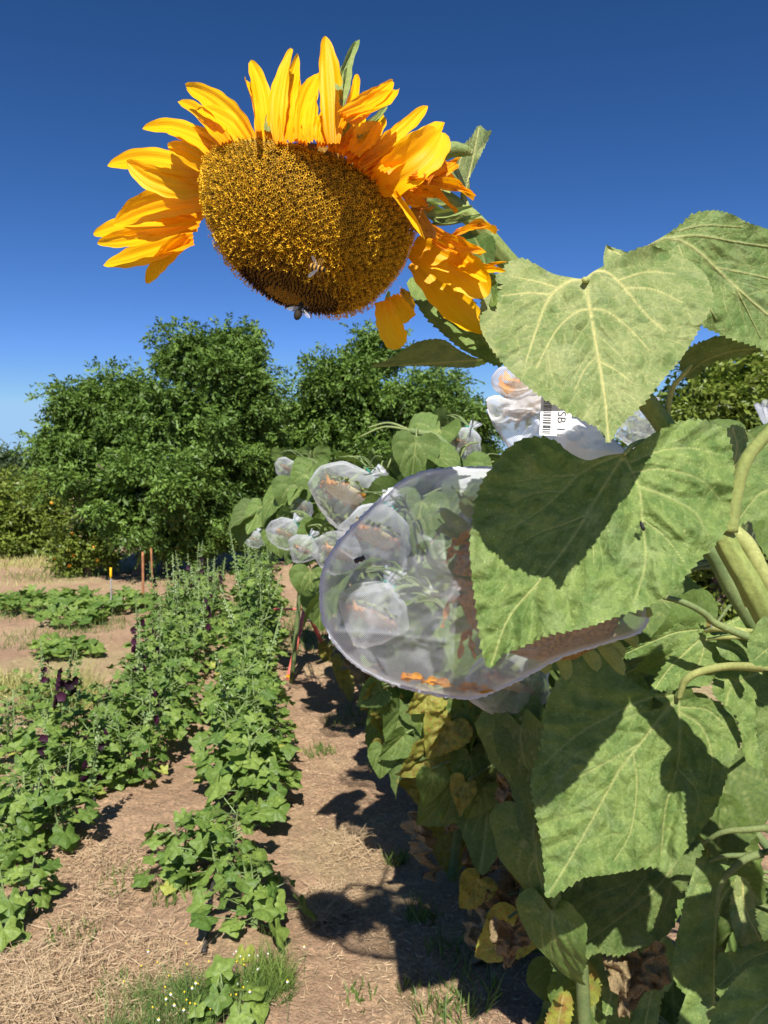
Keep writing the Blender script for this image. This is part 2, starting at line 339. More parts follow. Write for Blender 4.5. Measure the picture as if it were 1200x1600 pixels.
def hills():
    xs = np.linspace(-2600, 2600, 160); h = 45+55*np.abs(fbm(xs/420, xs*0+3, 31))+14*fbm(xs/90, xs*0, 40)
    # ridge seen low at the left
    V = []; 
    for k, (y, s) in enumerate(((1500, 0), (2100, 1), (2900, .6))): V.append(np.stack([xs*(1+.2*k), np.full_like(xs, y), h*s*(1 if k else 0)-2+0*xs], -1))
    V = np.concatenate(V); n = 160; i, j = np.meshgrid(np.arange(2), np.arange(n-1), indexing='ij')
    q = np.stack([i*n+j, i*n+j+1, (i+1)*n+j+1, (i+1)*n+j], -1).reshape(-1, 4)
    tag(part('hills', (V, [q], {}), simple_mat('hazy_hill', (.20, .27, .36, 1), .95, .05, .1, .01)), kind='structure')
hills()
# ------------------------------------------------------------------ scattered straw and weeds
def blades(c, d, n, L, wd, rnd, bend=None):
    """c base (N,3), d direction, n sideways, L length, wd width -> bent thin blades"""
    N = len(c); L = np.broadcast_to(L, N)[:, None]; wd = np.broadcast_to(wd, N)[:, None]; bend = np.zeros((N, 3)) if bend is None else bend
    m = c+d*L*.5+bend*.3*L; e = c+d*L+bend*L
    V = np.stack([c-n*wd/2, c+n*wd/2, m+n*wd*.42, m-n*wd*.42, e], 1).reshape(-1, 3); k = np.arange(N)[:, None]*5
    return V, [k+np.array([[0, 1, 2, 3]]), k+np.array([[3, 2, 4]])], {'rnd': np.repeat(rnd, 5)}
def straw_at(x, y, L, wd=.0028, lift=.012):
    N = len(x); a = rs.rand(N)*math.pi*2; z = ground_z(x, y)+lift*rs.rand(N)+.003
    d = nrm(np.stack([np.cos(a), np.sin(a), .25*rs.randn(N)], -1)); s = nrm(np.stack([-np.sin(a), np.cos(a), .5*rs.randn(N)], -1))
    return blades(np.stack([x, y, z], -1), d, s, L*(.4+rs.rand(N)), wd, rs.rand(N), bend=.35*rs.randn(N, 3)*np.array([1, 1, .3]))
gs = []
N = 8000; y = 1.8+rs.rand(N)**1.3*6; x = -3.6+5*rs.rand(N); keep = fbm(x*1.2, y*1.2, 55)+.25*rs.rand(N) > .02; gs.append(straw_at(x[keep], y[keep], .035))
N = 11000; y = 1.9+rs.rand(N)*3.2; x = row_mid(y)+.35+rs.rand(N)*.95; gs.append(straw_at(x, y, .022, .003, .006))
for px, py, r, n, L in ((70, 1585, .30, 2300, .07), (225, 1510, .2, 500, .055), (150, 1440, .16, 500, .045), (505, 1425, .11, 1100, .07), (560, 1330, .12, 250, .07), (690, 1330, .12, 350, .08), (20, 1560, .18, 800, .08), (200, 1370, .22, 700, .05), (230, 1580, .2, 900, .06), (120, 1360, .2, 500, .05)):
    g = G(px, py); a = rs.rand(n)*6.283; rr = r*np.sqrt(rs.rand(n))*(.5+.7*rs.rand(n)); gs.append(straw_at(g[0]+rr*np.cos(a), g[1]+rr*np.sin(a)*1.2, L, .0024, .03))
tag(part('straw', merge(gs), M['straw'], smooth=False), 'scattered dry straw and chips lying over the bare soil', 'straw', kind='stuff')
def tuft(x, y, r, n, h, wd=.006, lean=.35, z=None):
    a = rs.rand(n)*6.283; rr = r*np.sqrt(rs.rand(n)); X = x+rr*np.cos(a); Y = y+rr*np.sin(a); Z = (ground_z(X, Y) if z is None else np.full(n, z))
    d = nrm(np.stack([lean*rs.randn(n), lean*rs.randn(n), np.ones(n)], -1)); s = nrm(np.cross(d, rs.randn(n, 3)))
    return blades(np.stack([X, Y, Z], -1), d, s, h*(.5+.7*rs.rand(n)), wd, rs.rand(n), bend=nrm(rs.randn(n, 3)*np.array([1, 1, .2]))*.35)
gs = []
for px, py, r, n, h in ((700, 1500, .08, 40, .07), (730, 1575, .12, 70, .08), (780, 1500, .1, 50, .12), (690, 1590, .1, 40, .07), (840, 1480, .1, 40, .14), (660, 1440, .06, 60, .08), (620, 1350, .05, 60, .07), (610, 1205, .1, 100, .08), (560, 1130, .25, 160, .08), (470, 1010, .5, 500, .10), (500, 985, .5, 500, .1), (455, 960, .4, 300, .1), (60, 1000, .5, 300, .09), (150, 980, .4, 300, .09), (30, 960, .6, 400, .1), (110, 1000, .4, 120, .07), (560, 1570, .06, 26, .05), (640, 1550, .04, 20, .05), (180, 1560, .08, 60, .05), (110, 1480, .1, 60, .05), (195, 1390, .1, 60, .05), (270, 1410, .09, 70, .05), (500, 1180, .1, 80, .07), (90, 900, .8, 500, .12), (160, 890, .8, 500, .1), (300, 905, 1., 400, .1)):
    g = G(px, py); gs.append(tuft(g[0], g[1], r, n, h))
tag(part('grass', merge(gs), M['grass'], smooth=False), 'thin green weeds and grass tufts in the soil paths', 'grass', kind='stuff')
n = 5200; y = 1.8+rs.rand(n)**1.2*6; x = -3.4+4.6*rs.rand(n); r_ = .003+.011*rs.rand(n)**3; o_ = np.array([[1, 0, 0], [0, 1, 0], [-1, 0, 0], [0, -1, 0], [0, 0, .7], [0, 0, -.7]])
V = (np.stack([x, y, ground_z(x, y)+r_*.3], -1)[:, None]+o_[None]*r_[:, None, None]*(.6+.8*rs.rand(n, 6, 1))).reshape(-1, 3); f = np.array([[0, 1, 4], [1, 2, 4], [2, 3, 4], [3, 0, 4], [1, 0, 5], [2, 1, 5], [3, 2, 5], [0, 3, 5]])
tag(part('soil_clods', (V, [(f[None]+(np.arange(n)*6)[:, None, None]).reshape(-1, 3)], {}), bpy.data.materials['dry_soil'], smooth=False), 'small clods and crumbs of dry soil on the ground', 'soil clods', kind='stuff')
gs = []
for px, py, r, n, h in ((40, 880, 1.2, 700, .14), (100, 878, 1.0, 450, .14), (20, 905, 1.0, 250, .08), (10, 1080, .18, 500, .16)):
    g = G(px, py); gs.append(tuft(g[0], g[1], r, n, h, .012))
tag(part('dry_grass', merge(gs), M['hay'], smooth=False), 'pale dry grass along the far edge of the field', 'dry grass', kind='stuff')
# ------------------------------------------------------------------ trees
def sprigs(c, out, nl, L, wd, droop=.35, spread=.7):
    """compound leaves: nl leaflets each, along a drooping rachis"""
    N = len(c); d = nrm(out+spread*rs.randn(N, 3)+np.array([0, 0, -droop])); up = nrm(rs.randn(N, 3)*.6+np.array([0, 0, 1.])); s = nrm(np.cross(d, up)); res = []
    rb = rs.rand(N)
    for k in range(nl):
        t = (k//2+1)/(nl/2+.5)*L*2.2; sg = 1 if k % 2 else -1; b = c+d*t+np.array([0, 0, -.3*L])*(t/L/2)**2
        ld = nrm(d*.8+s*sg*.9+.3*rs.randn(N, 3)+np.array([0, 0, -.25])); ln = nrm(np.cross(ld, up+.5*rs.randn(N, 3)))
        e = b+ld*L; m = b+ld*L*.45; V = np.stack([b, m+ln*wd/2, e, m-ln*wd/2], 1).reshape(-1, 3); i = np.arange(N)[:, None]*4
        res.append((V, [i+np.array([[0, 1, 2, 3]])], {'rnd': np.repeat(np.clip(rb*.6+.4*rs.rand(N), 0, 1), 4)}))
    return merge(res)
def crown(ells, dens, L, wd, nl=7, clump=.32, droop=.35, per=26, flat=.7):
    gs = []
    for c, r in ells:
        c = np.asarray(c); r = np.asarray(r); A = (r[0]*r[1]+r[0]*r[2]+r[1]*r[2])/3*12.6; K = int(A*dens)+4
        u = nrm(rs.randn(K, 3)); cc = c+u*r*(.50+.58*rs.rand(K, 1)**.6); cs = clump*(.45+1.15*rs.rand(K))
        idx = np.repeat(np.arange(K), per); v = nrm(rs.randn(len(idx), 3)); rr = rs.rand(len(idx), 1)**.5
        p = cc[idx]+v*rr*cs[idx][:, None]*np.array([1, 1, flat]); g_ = sprigs(p, nrm(p-c)*.6+v*.5, nl, L, wd, droop); tip = np.clip(.5+.55*v[:, 2]*rr[:, 0]+.5*(rs.rand(K)[idx]-.5), 0, 1)  # clump tops lighter, undersides darker: light and shade put into the leaf colour
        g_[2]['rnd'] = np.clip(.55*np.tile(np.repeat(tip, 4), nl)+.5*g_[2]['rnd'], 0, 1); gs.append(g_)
        n2 = K*per//6; u = nrm(rs.randn(n2, 3)); p = c+u*r*.55*rs.rand(n2, 1)**.35; gs.append(sprigs(p, u, nl, L*1.35, wd*1.8, droop))
    return merge(gs)
def tree(name, label, cat, ells_px, d, base_px, dens, L, wd, mat, nl=7, clump=.32, depth=.8, droop=.35, trunks=1, group=None, fruit=0, per=26, flat=.7):
    ells = []
    for px, py, rx, ry, dd in ells_px:
        D = d+dd; ells.append((P(px, py, D), np.array([rx*D/F, rx*D/F*depth, ry*D/F])))
    by = base_px[1]; g = G(base_px[0], by); g = np.array([(base_px[0]-600)/F*d, d, 0.])
    t = empty(name, g, label, cat, group)
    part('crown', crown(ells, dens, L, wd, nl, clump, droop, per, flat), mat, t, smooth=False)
    gs = []
    for k in range(trunks):
        b = g+np.array([(k-(trunks-1)/2)*.5, .15*k, -.1]); c = ells[k % len(ells)][0]; h = c[2]
        gs.append(tube([b, b+(c-b)*np.array([.3, .3, .35])+[.05, 0, 0], c-np.array([0, 0, .02*h])], [.11, .08, .03], 8, 14, noise=.05))
        for c2, r2 in ells:
            s = b+(c-b)*.38
            for q in range(2): gs.append(tube([s, (s+c2)/2+rs.randn(3)*.12, c2+rs.randn(3)*r2*.4], [.05, .035, .012], 6, 10))
    part('trunk', merge(gs), M['bark'], t)
    if fruit:
        gs = []
        for q in range(fruit):
            c, r = ells[rs.randint(len(ells))]; u = nrm(rs.randn(3)*np.array([1, .5, .8])+np.array([0, -1.0, 0])); gs.append(ellipsoid(c+u*r*1.06, (.032, .032, .032), None, 8, 6))
        part('fruit', merge(gs), M['orange'], t)
    return t
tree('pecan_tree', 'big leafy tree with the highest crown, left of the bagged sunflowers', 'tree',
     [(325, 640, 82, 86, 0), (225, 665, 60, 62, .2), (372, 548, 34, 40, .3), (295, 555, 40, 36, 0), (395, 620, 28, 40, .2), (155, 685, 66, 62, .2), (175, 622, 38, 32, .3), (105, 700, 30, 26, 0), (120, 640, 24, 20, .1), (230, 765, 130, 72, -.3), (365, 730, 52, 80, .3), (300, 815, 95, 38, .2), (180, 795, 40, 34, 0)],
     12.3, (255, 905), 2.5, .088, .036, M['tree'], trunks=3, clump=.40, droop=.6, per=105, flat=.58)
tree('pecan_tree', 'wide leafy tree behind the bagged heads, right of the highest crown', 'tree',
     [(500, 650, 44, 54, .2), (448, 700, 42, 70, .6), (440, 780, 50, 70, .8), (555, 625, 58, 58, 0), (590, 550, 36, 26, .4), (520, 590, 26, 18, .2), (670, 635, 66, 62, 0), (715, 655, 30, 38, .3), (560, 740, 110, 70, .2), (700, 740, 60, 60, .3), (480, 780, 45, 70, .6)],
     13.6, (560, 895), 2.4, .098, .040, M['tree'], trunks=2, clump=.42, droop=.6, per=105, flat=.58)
tree('citrus_tree', 'glossy leafed tree behind the tall stalk at the right edge', 'tree',
     [(1120, 640, 100, 75, 0), (1210, 640, 110, 90, .2), (1060, 700, 80, 80, 0), (1150, 820, 140, 120, .2), (1250, 850, 90, 110, 0), (930, 800, 130, 90, .8), (1010, 900, 120, 90, .5)],
     8.5, (1120, 960), 9, .10, .042, M['citrus'], nl=5, clump=.2, droop=.6)
tree('citrus_tree', 'yellow-green orange tree at the left edge, below the dark far trees', 'tree',
     [(20, 800, 75, 55, 0), (70, 790, 40, 45, .4), (-30, 830, 70, 55, 0), (30, 840, 60, 30, -.2)], 15.5, (20, 890), 7, .11, .05, M['citrus'], nl=5, clump=.22, droop=.1, fruit=12)
tree('citrus_bush', 'low rounded orange bush in front of the big leafy tree', 'bush',
     [(125, 850, 36, 28, 0), (160, 862, 32, 26, .1), (110, 870, 22, 18, -.1)], 12.2, (135, 895), 12, .075, .032, M['citrus'], nl=5, clump=.14, droop=.1, fruit=9)
for k, (px, py, rx, ry, lb) in enumerate(((8, 738, 34, 20, 'dark far tree at the left edge of the skyline'), (45, 742, 22, 14, 'small dark far tree beside the gap of distant hills'), (930, 760, 120, 70, None))):
    if lb: tree('far_tree', lb, 'tree', [(px, py, rx, ry, 0), (px-6, py+14, rx, ry, 0)], 60, (px, 790), 1.1, .42, .2, M['fartree'], nl=5, clump=1.0, droop=.1, per=22)
# ------------------------------------------------------------------ hollyhocks
def holly_leaf_batch(c, yd, zd, size, seed=0):
    """palmate lobed leaves: attach point c, blade direction yd, normal zd"""
    n = 25; th = np.linspace(-2.75, 2.75, n); R = .52+.10*np.cos(5*th*.98)-.03*np.cos(th)+.10*np.cos(th/2); R *= 1+.05*np.cos(th*19)
    lx = np.sin(th)*R; ly = np.cos(th)*R+.12; pl = .055*np.cos(5*th*.98)
    in_ = np.array([.5]); X = np.concatenate([[0], lx*.5, lx]); Y = np.concatenate([[0.05], ly*.5, ly]); Z = np.concatenate([[-.03], pl*.5, pl*1.0-.12*(lx**2+ly**2)*1.1])
    N = len(c); yd = nrm(yd); xd = nrm(np.cross(yd, zd)); zd = np.cross(xd, yd)
    cup = .35*rs.randn(N, 1)-.1; Zb = Z[None]+cup*(X[None]**2)+.12*rs.randn(N, 1)*Y[None]**2
    V = c[:, None]+size[:, None, None]*(X[None, :, None]*xd[:, None]+Y[None, :, None]*yd[:, None]+Zb[..., None]*zd[:, None])
    k = len(X); a = np.arange(n-1); tri = np.stack([np.zeros(n-1, int), 1+a, 2+a], -1); qd = np.stack([1+a, 1+n+a, 2+n+a, 2+a], -1); off = (np.arange(N)*k)[:, None, None]
    r = rs.rand(N); rr = np.repeat(r, k).reshape(N, k)*.7+.3*np.concatenate([[1], np.full(n, .6), np.full(n, .2)])[None]*rs.rand(N, 1)+0
    return V.reshape(-1, 3), [(tri[None]+off).reshape(-1, 3), (qd[None]+off).reshape(-1, 4)], {'rnd': rr.ravel()}
def sticks(a, b, r, rnd=.5):
    """many thin three-sided sticks"""
    N = len(a); d = nrm(b-a); s = nrm(np.cross(d, rs.randn(N, 3))); t = np.cross(d, s); V = []
    for k in range(3):
        an = k*2.094; o = (s*math.cos(an)+t*math.sin(an))*r; V += [a+o, b+o*.7]
    V = np.stack(V, 1).reshape(-1, 3); i = (np.arange(N)*6)[:, None]
    q = np.concatenate([i+np.array([[0, 2, 3, 1]]), i+np.array([[2, 4, 5, 3]]), i+np.array([[4, 0, 1, 5]])]); return V, [q], {'rnd': np.full(len(V), rnd)}
def small_balls(c, r, rnd=None):
    """octahedra"""
    N = len(c); o = np.array([[1, 0, 0], [0, 1, 0], [-1, 0, 0], [0, -1, 0], [0, 0, 1.3], [0, 0, -1.]])
    V = (c[:, None]+o[None]*np.broadcast_to(r, N)[:, None, None]).reshape(-1, 3); f = np.array([[0, 1, 4], [1, 2, 4], [2, 3, 4], [3, 0, 4], [1, 0, 5], [2, 1, 5], [3, 2, 5], [0, 3, 5]])
    return V, [(f[None]+(np.arange(N)*6)[:, None, None]).reshape(-1, 3)], {'rnd': np.repeat(rs.rand(N) if rnd is None else rnd, 6)}
def holly_geo(h, spread, nleaf, size, spires, flowers=0, yellow=3):
    """returns dict of geometry round the origin"""
    st = []; lf = []; bd = []; fl = []; yl = []; ns = max(2, int(nleaf/14)); stems = []
    for k in range(ns):
        a = rs.rand()*6.283; r = spread*.45*rs.rand(); hh = h*(.7+.35*rs.rand()); top = np.array([r*math.cos(a), r*math.sin(a), hh]); stems.append((np.array([r*.25*math.cos(a), r*.25*math.sin(a), 0]), top))
    for b, t in stems: st.append(sticks(b[None], t[None], .006))
    n = nleaf; si = rs.randint(0, ns, n); u = rs.rand(n)**.8; A = np.array([s[0] for s in stems])[si]; B = np.array([s[1] for s in stems])[si]
    p0 = A+(B-A)*u[:, None]; az = rs.rand(n)*6.283; ln = spread*(.35+.65*rs.rand(n))*(1-.55*u); up = .25+.35*rs.rand(n)
    p1 = p0+np.stack([np.cos(az)*ln, np.sin(az)*ln, up*ln], -1); p1[:, 2] = np.maximum(p1[:, 2], .05)
    st.append(sticks(p0, p1, .0028)); sz = size*(.55+.75*rs.rand(n))*(1-.45*u)
    yd = np.stack([np.cos(az), np.sin(az), -.25-.4*rs.rand(n)], -1)+.3*rs.randn(n, 3); zd = np.stack([.35*np.cos(az)+.35*rs.randn(n), .35*np.sin(az)+.35*rs.randn(n)-.15, np.ones(n)], -1)
    lf.append(holly_leaf_batch(p1, yd, zd, sz))
    if yellow:
        n = yellow; az = rs.rand(n)*6.283; p = np.stack([np.cos(az)*spread*.8, np.sin(az)*spread*.8, .05+.1*rs.rand(n)], -1); yl += [holly_leaf_batch(p[q:q+1], np.array([[np.cos(az[q]), np.sin(az[q]), -.3]]), np.array([[0, -.3, 1.]]), np.array([size*(.5+.3*rs.rand())])) for q in range(n)]
    for k in range(spires):
        a = rs.rand()*6.283; b = np.array([.1*math.cos(a), .1*math.sin(a), h*.4]); t = b*[2, 2, 0]+np.array([.04*rs.randn(), .04*rs.randn(), h*(1.35+.35*rs.rand())]); st.append(sticks(b[None], t[None], .006))
        m = 30; u = .35+.65*rs.rand(m); az = rs.rand(m)*6.283; q = b+(t-b)*u[:, None]+np.stack([np.cos(az), np.sin(az), 0*az], -1)*(.028*(1.25-u))[:, None]; bd.append(small_balls(q, .014*(1.35-u)))
        m = 26; u = .15+.8*rs.rand(m); az = rs.rand(m)*6.283; dd = np.stack([np.cos(az), np.sin(az), .2+0*az], -1); lf.append(holly_leaf_batch(b+(t-b)*u[:, None]+dd*.04, dd, np.stack([0*az, 0*az-.2, 1+0*az], -1)+.3*rs.randn(m, 3), size*(.62-.45*u)))
        if flowers:
            m = flowers; u = .35+.35*rs.rand(m); az = rs.rand(m)*6.283
            for q in range(m):
                d = np.array([math.cos(az[q]), math.sin(az[q]), .1]); c = b+(t-b)*u[q]+d*.035; bs = basis(d); th = np.arange(10)*.628; rim = c+d*.014+.028*(1+.12*np.cos(5*th)[:, None])*(np.cos(th)[:, None]*bs[0]+np.sin(th)[:, None]*bs[1])
                i = np.arange(10); fl.append((np.vstack([c, rim]), [np.stack([np.zeros(10, int), 1+i, 1+(i+1) % 10], -1)], {'rnd': np.full(11, rs.rand())}))
    return [('stem', merge(st), 'bud'), ('foliage', merge(lf), 'holly')]+[('yellow_leaf', x, 'holly_y') for x in yl]+[('bud_spike', x, 'bud') for x in bd]+[('flower', x, 'purple') for x in fl]
def make_holly(geo, label, group, cat='hollyhock'):
    r = empty('hollyhock', (0, 0, 0), label, cat, group)
    for k, g, m in geo: part(k, g, M[m], r, smooth=(k == 'flower'))
    return r
def dup(r, loc, rz=0, sc=1.0, label=None, used=set()):
    if r.name not in used: used.add(r.name); n = r
    else:
        n = r.copy(); link(n)
        for ch in r.children:
            c = ch.copy(); link(c); c.parent = n
            for g in ch.children: e = g.copy(); link(e); e.parent = c
    n.location = tuple(map(float, loc)); n.rotation_euler = (0, 0, rz); n.scale = (sc, sc, sc)
    if label: n['label'] = label
    return n
GM = 'hollyhocks of the middle row'; GL = 'hollyhocks of the left row'
LM = 'leafy hollyhock in the middle row, merging with its neighbours'; LL = 'leafy hollyhock in the left row, merging with its neighbours'
near_m = [make_holly(holly_geo(.34, .26, 46, .105, 0, yellow=1), LM, GM) for k in range(3)]
mid_m = [make_holly(holly_geo(.42, .27, 62, .085, k % 2, yellow=1), LM, GM) for k in range(3)]
far_m = [make_holly(holly_geo(.62, .30, 90, .085, 1+k, yellow=1), LM, GM) for k in range(2)]
near_l = [make_holly(holly_geo(.38, .25, 38, .11, k, 3, yellow=1), LL, GL) for k in range(2)]
mid_l = [make_holly(holly_geo(.44, .25, 60, .082, k % 2, 4, yellow=1), LL, GL) for k in range(3)]
far_l = [make_holly(holly_geo(.50, .28, 70, .08, 1+k, 3, yellow=1), LL, GL) for k in range(2)]
def gp(x, y): return (x, y, float(ground_z(np.array([x]), np.array([y]))[0])-.01)
for k, (px, py, sc, lb) in enumerate(((400, 1468, .85, 'low hollyhock with broad leaves at the near end of the middle row'), (355, 1395, .9, 'broad-leaved hollyhock second from the near end of the middle row'), (290, 1375, .8, 'leafy hollyhock leaning toward the dry straw, left side of the middle row near end'))):
    dup(near_m[k % 3], gp(*G(px, py)[:2]), k*1.3, sc, lb)
y = 3.35; k = 0
while y < 9.0:
    pool = near_m if y < 3.6 else mid_m if y < 6.8 else far_m
    r = pool[k % len(pool)]
    for s in (0,): dup(r, gp(row_mid(y)+s+.05*rs.randn(), y+.05*rs.randn()), rs.rand()*6.28, .90+.24*rs.rand(), ('broad-leafed hollyhock in the near third of the middle row, merging with its neighbours' if y < 3.9 else LM if y < 6.8 else 'tall hollyhock with pale bud spikes at the far end of the middle row')); k += 1; r = pool[k % len(pool)]
    y += .21
y = 3.9; k = 0
while y < 9.6:
    pool = near_l if y < 3.8 else mid_l if y < 7 else far_l
    for s in (-.12, .12): dup(pool[k % len(pool)], gp(row_left(y)+s+.05*rs.randn(), y+.05*rs.randn()), rs.rand()*6.28, .84+.24*rs.rand(), (LL if y < 7 else 'hollyhock with bud spikes at the far end of the left row')); k += 1
    y += .36
for k, (px, py, sc, lb) in enumerate(((20, 1450, .75, 'big-leafed hollyhock cut by the left edge beside the hose'), (100, 1335, .85, 'hollyhock with a round pale leaf above the bare soil, near end of the left row'), (40, 1300, .95, 'hollyhock with broad leaves at the left edge behind the hose'), (170, 1235, .8, 'bushy hollyhock between the left row and the straw path'))):
    dup(near_l[k % 2], gp(*G(px, py)[:2]), k*2.1+1, sc, lb)
for k, (px, py, sc, lb) in enumerate(((20, 1180, .9, 'hollyhock at the left edge just behind the near-black flower spire'), (110, 1185, .85, 'bushy hollyhock right of the near-black flower spire'), (165, 1170, .8, 'bushy hollyhock in the left block, beside the row'), (95, 1265, .85, 'dark leafed hollyhock in front of the near-black flower spire'), (5, 1265, .9, 'hollyhock half cut by the left edge, mid way up the field'), (30, 1345, .8, 'hollyhock over the hose at the left edge'), (-10, 1395, .8, 'hollyhock whose leaves just enter at the left edge'), (60, 1130, .8, 'hollyhock below the pale dry grass mound'))):
    dup((mid_l if py < 1240 else near_l)[k % 2], gp(*G(px, py)[:2]), k*1.7, sc, lb)
r = make_holly(holly_geo(.55, .2, 34, .10, 1, 14, yellow=1), 'tall hollyhock spire with near-black purple flowers at the left edge', None); dup(r, gp(*G(68, 1215)[:2]), 2.0, 1.02)
r = make_holly(holly_geo(.62, .22, 60, .08, 2, 0, yellow=1), 'tallest dark green hollyhock spire at the far end of the middle row', None); dup(r, gp(*G(402, 960)[:2]), 0, .82)
r = make_holly(holly_geo(.16, .13, 11, .105, 0, 0, yellow=0), 'young bright green hollyhock at the bottom beside the feathery chamomile', None); dup(r, gp(*G(368, 1610)[:2]), 0, 1.0)
# far low squash patches and odd plants
def low_patch(name, label, cat, px, py, rad, n, size, h):
    g = G(px, py); r = empty(name, (g[0], g[1], 0), label, cat); a = rs.rand(n)*6.283; rr = rad*np.sqrt(rs.rand(n)); X = g[0]+rr*np.cos(a)*1.25; Y = g[1]+rr*np.sin(a); Z = h*(.4+.6*rs.rand(n))
    az = rs.rand(n)*6.283; c = np.stack([X, Y, Z], -1); c0 = np.stack([X, Y, 0*Z-.02], -1)
    part('foliage', holly_leaf_batch(c, np.stack([np.cos(az), np.sin(az), -.3+0*az], -1), np.stack([.4*rs.randn(n), .4*rs.randn(n)-.2, 1+0*az], -1), size*(.6+.6*rs.rand(n))), M['holly'], r, smooth=False)
    part('stem', sticks(c0, c, .004), M['bud'], r); return r
low_patch('squash_plant', 'low green squash plants behind the pole with the yellow top', 'squash plant', 155, 955, .55, 170, .12, .22)
low_patch('squash_plant', 'long low squash plant at the left edge of the far path', 'squash plant', 40, 955, .6, 170, .12, .22)
low_patch('squash_plant', 'small squash plant between the two far squash patches', 'squash plant', 110, 978, .3, 70, .11, .18)
low_patch('squash_plant', 'broad-leafed plant just above the pale yellow grass mound', 'squash plant', 105, 1025, .25, 40, .16, .16)
g = G(95, 1105); r = empty('dry_bush', (g[0], g[1], 0), 'rounded mound of pale yellow-green dry grass left of the hollyhocks', 'dried bush'); part('foliage', tuft(g[0], g[1], .26, 1500, .30, .004, .45), M['hay'], r, smooth=False)
# chamomile clump
g = G(295, 1600); r = empty('chamomile_plant', (g[0], g[1], 0), 'feathery green chamomile clump with tiny white and yellow flowers at bottom', 'chamomile')
part('foliage', merge([tuft(g[0]+.12*rs.randn(), g[1]+.08*rs.randn(), .03+.02*rs.rand(), 130, .06+.10*rs.rand(), .002, .6) for k in range(17)]), foliage_mat('feathery_leaf', (.07, .14, .03, 1), (.20, .30, .08, 1), .25), r, smooth=False)
n = 36; c = np.stack([g[0]+.12*rs.randn(n), g[1]+.08*rs.randn(n), .12+.06*rs.rand(n)], -1); part('stem', sticks(c*[1, 1, 0], c, .001), M['bud'], r); part('flower', small_balls(c, .0035), M['flower_yellow'], r)
c2 = c[:12]; part('ray', small_balls(c2-[0, 0, .003], .0055), M['white_petal'], r)
g = G(420, 1560); r = empty('chamomile_plant', (g[0], g[1], 0), 'thin chamomile sprigs right of the young hollyhock at the bottom', 'chamomile')
part('foliage', tuft(g[0], g[1], .08, 420, .12, .0025, .35), foliage_mat('sprig_leaf', (.10, .18, .03, 1), (.25, .34, .08, 1), .25), r, smooth=False)
n = 12; c = np.stack([g[0]-.03+.06*rs.randn(n), g[1]+.05*rs.randn(n), .10+.05*rs.rand(n)], -1); part('flower', small_balls(c, .0035), M['white_petal'], r)
# hoses, stakes, frame
def on_ground(pts, dz=.012):
    q = [G(a, b) for a, b in pts]; return [np.array([p[0], p[1], float(ground_z(np.array([p[0]]), np.array([p[1]]))[0])+dz]) for p in q]
def hose(label, pts): o = part('drip_hose', tube(on_ground(pts), .0085, 8, 60), M['hose']); tag(o, label, 'hose', 'black drip hoses along the plant rows')
hose('black drip hose curving over the soil at the left edge', [(10, 1495), (45, 1430), (62, 1395), (72, 1360), (90, 1330), (112, 1310), (150, 1260), (180, 1200), (230, 1100)])
hose('black drip hose sticking out of the near end of the middle row', [(318, 1510), (327, 1470), (330, 1420), (345, 1360), (370, 1280), (380, 1200), (390, 1100)])
def stake(label, px, ptop, pbot, r, mat, capm=None, caplen=0, lean=0):
    b = G(px, pbot); d = np.linalg.norm((b-C0)[:2]); D = float((b-C0) @ FW); t = P(px+lean, ptop, D); e = empty('garden_stake' if capm is None else 'marker_pole', (b[0], b[1], 0), label, 'stake' if capm is None else 'pole')
    part('pole', tube([b-[0, 0, .1], (b+t)/2+[.004, 0, 0], t], r, 8, 10, noise=.03), mat, e)
    if capm: part('painted_top', tube([t+(t-b)*.002, t+(b-t)*caplen], r*1.25, 10, 4), capm, e)
stake('thicker brown wooden stake, left of the pair before the dark tree', 223, 862, 950, .016, M['brownwood'])
stake('thinner brown wooden stake, right of the pair before the dark tree', 238, 856, 945, .013, M['brownwood'], lean=-2)
stake('thin grey pole with a painted yellow top in the left field', 173, 887, 962, .011, M['greymetal'], M['yellow'], .22)
def frame():
    D = 5.6; b = G(449, 1066); D = float((b-C0) @ FW); r = empty('ladder_frame', (b[0], b[1], 0), 'faded red frame leg with a yellow foot beside the sunflower row', 'red frame')
    t = P(477, 948, D+.35); part('leg', tube([b, t], .020, 8, 6), M['red'], r); part('foot', tube([b+[0, 0, -.01], b+(t-b)*.085], .022, 8, 4), M['yellow'], r)
    part('crossbar', tube([t+[0, 0, -.02], P(428, 952, D+.4)], .010, 8, 4), M['red'], r)
    part('brace', tube([P(474, 966, D+.3), P(498, 966, D+.35)], .007, 8, 4), M['greymetal'], r); part('brace', tube([P(473, 970, D+.3), P(498, 970.5, D+.35)], .007, 8, 4), M['greymetal'], r)
    t2 = P(500, 950, D+.9); part('leg', tube([t, P(515, 1030, D+1.0)], .018, 8, 6), M['red'], r)
frame()
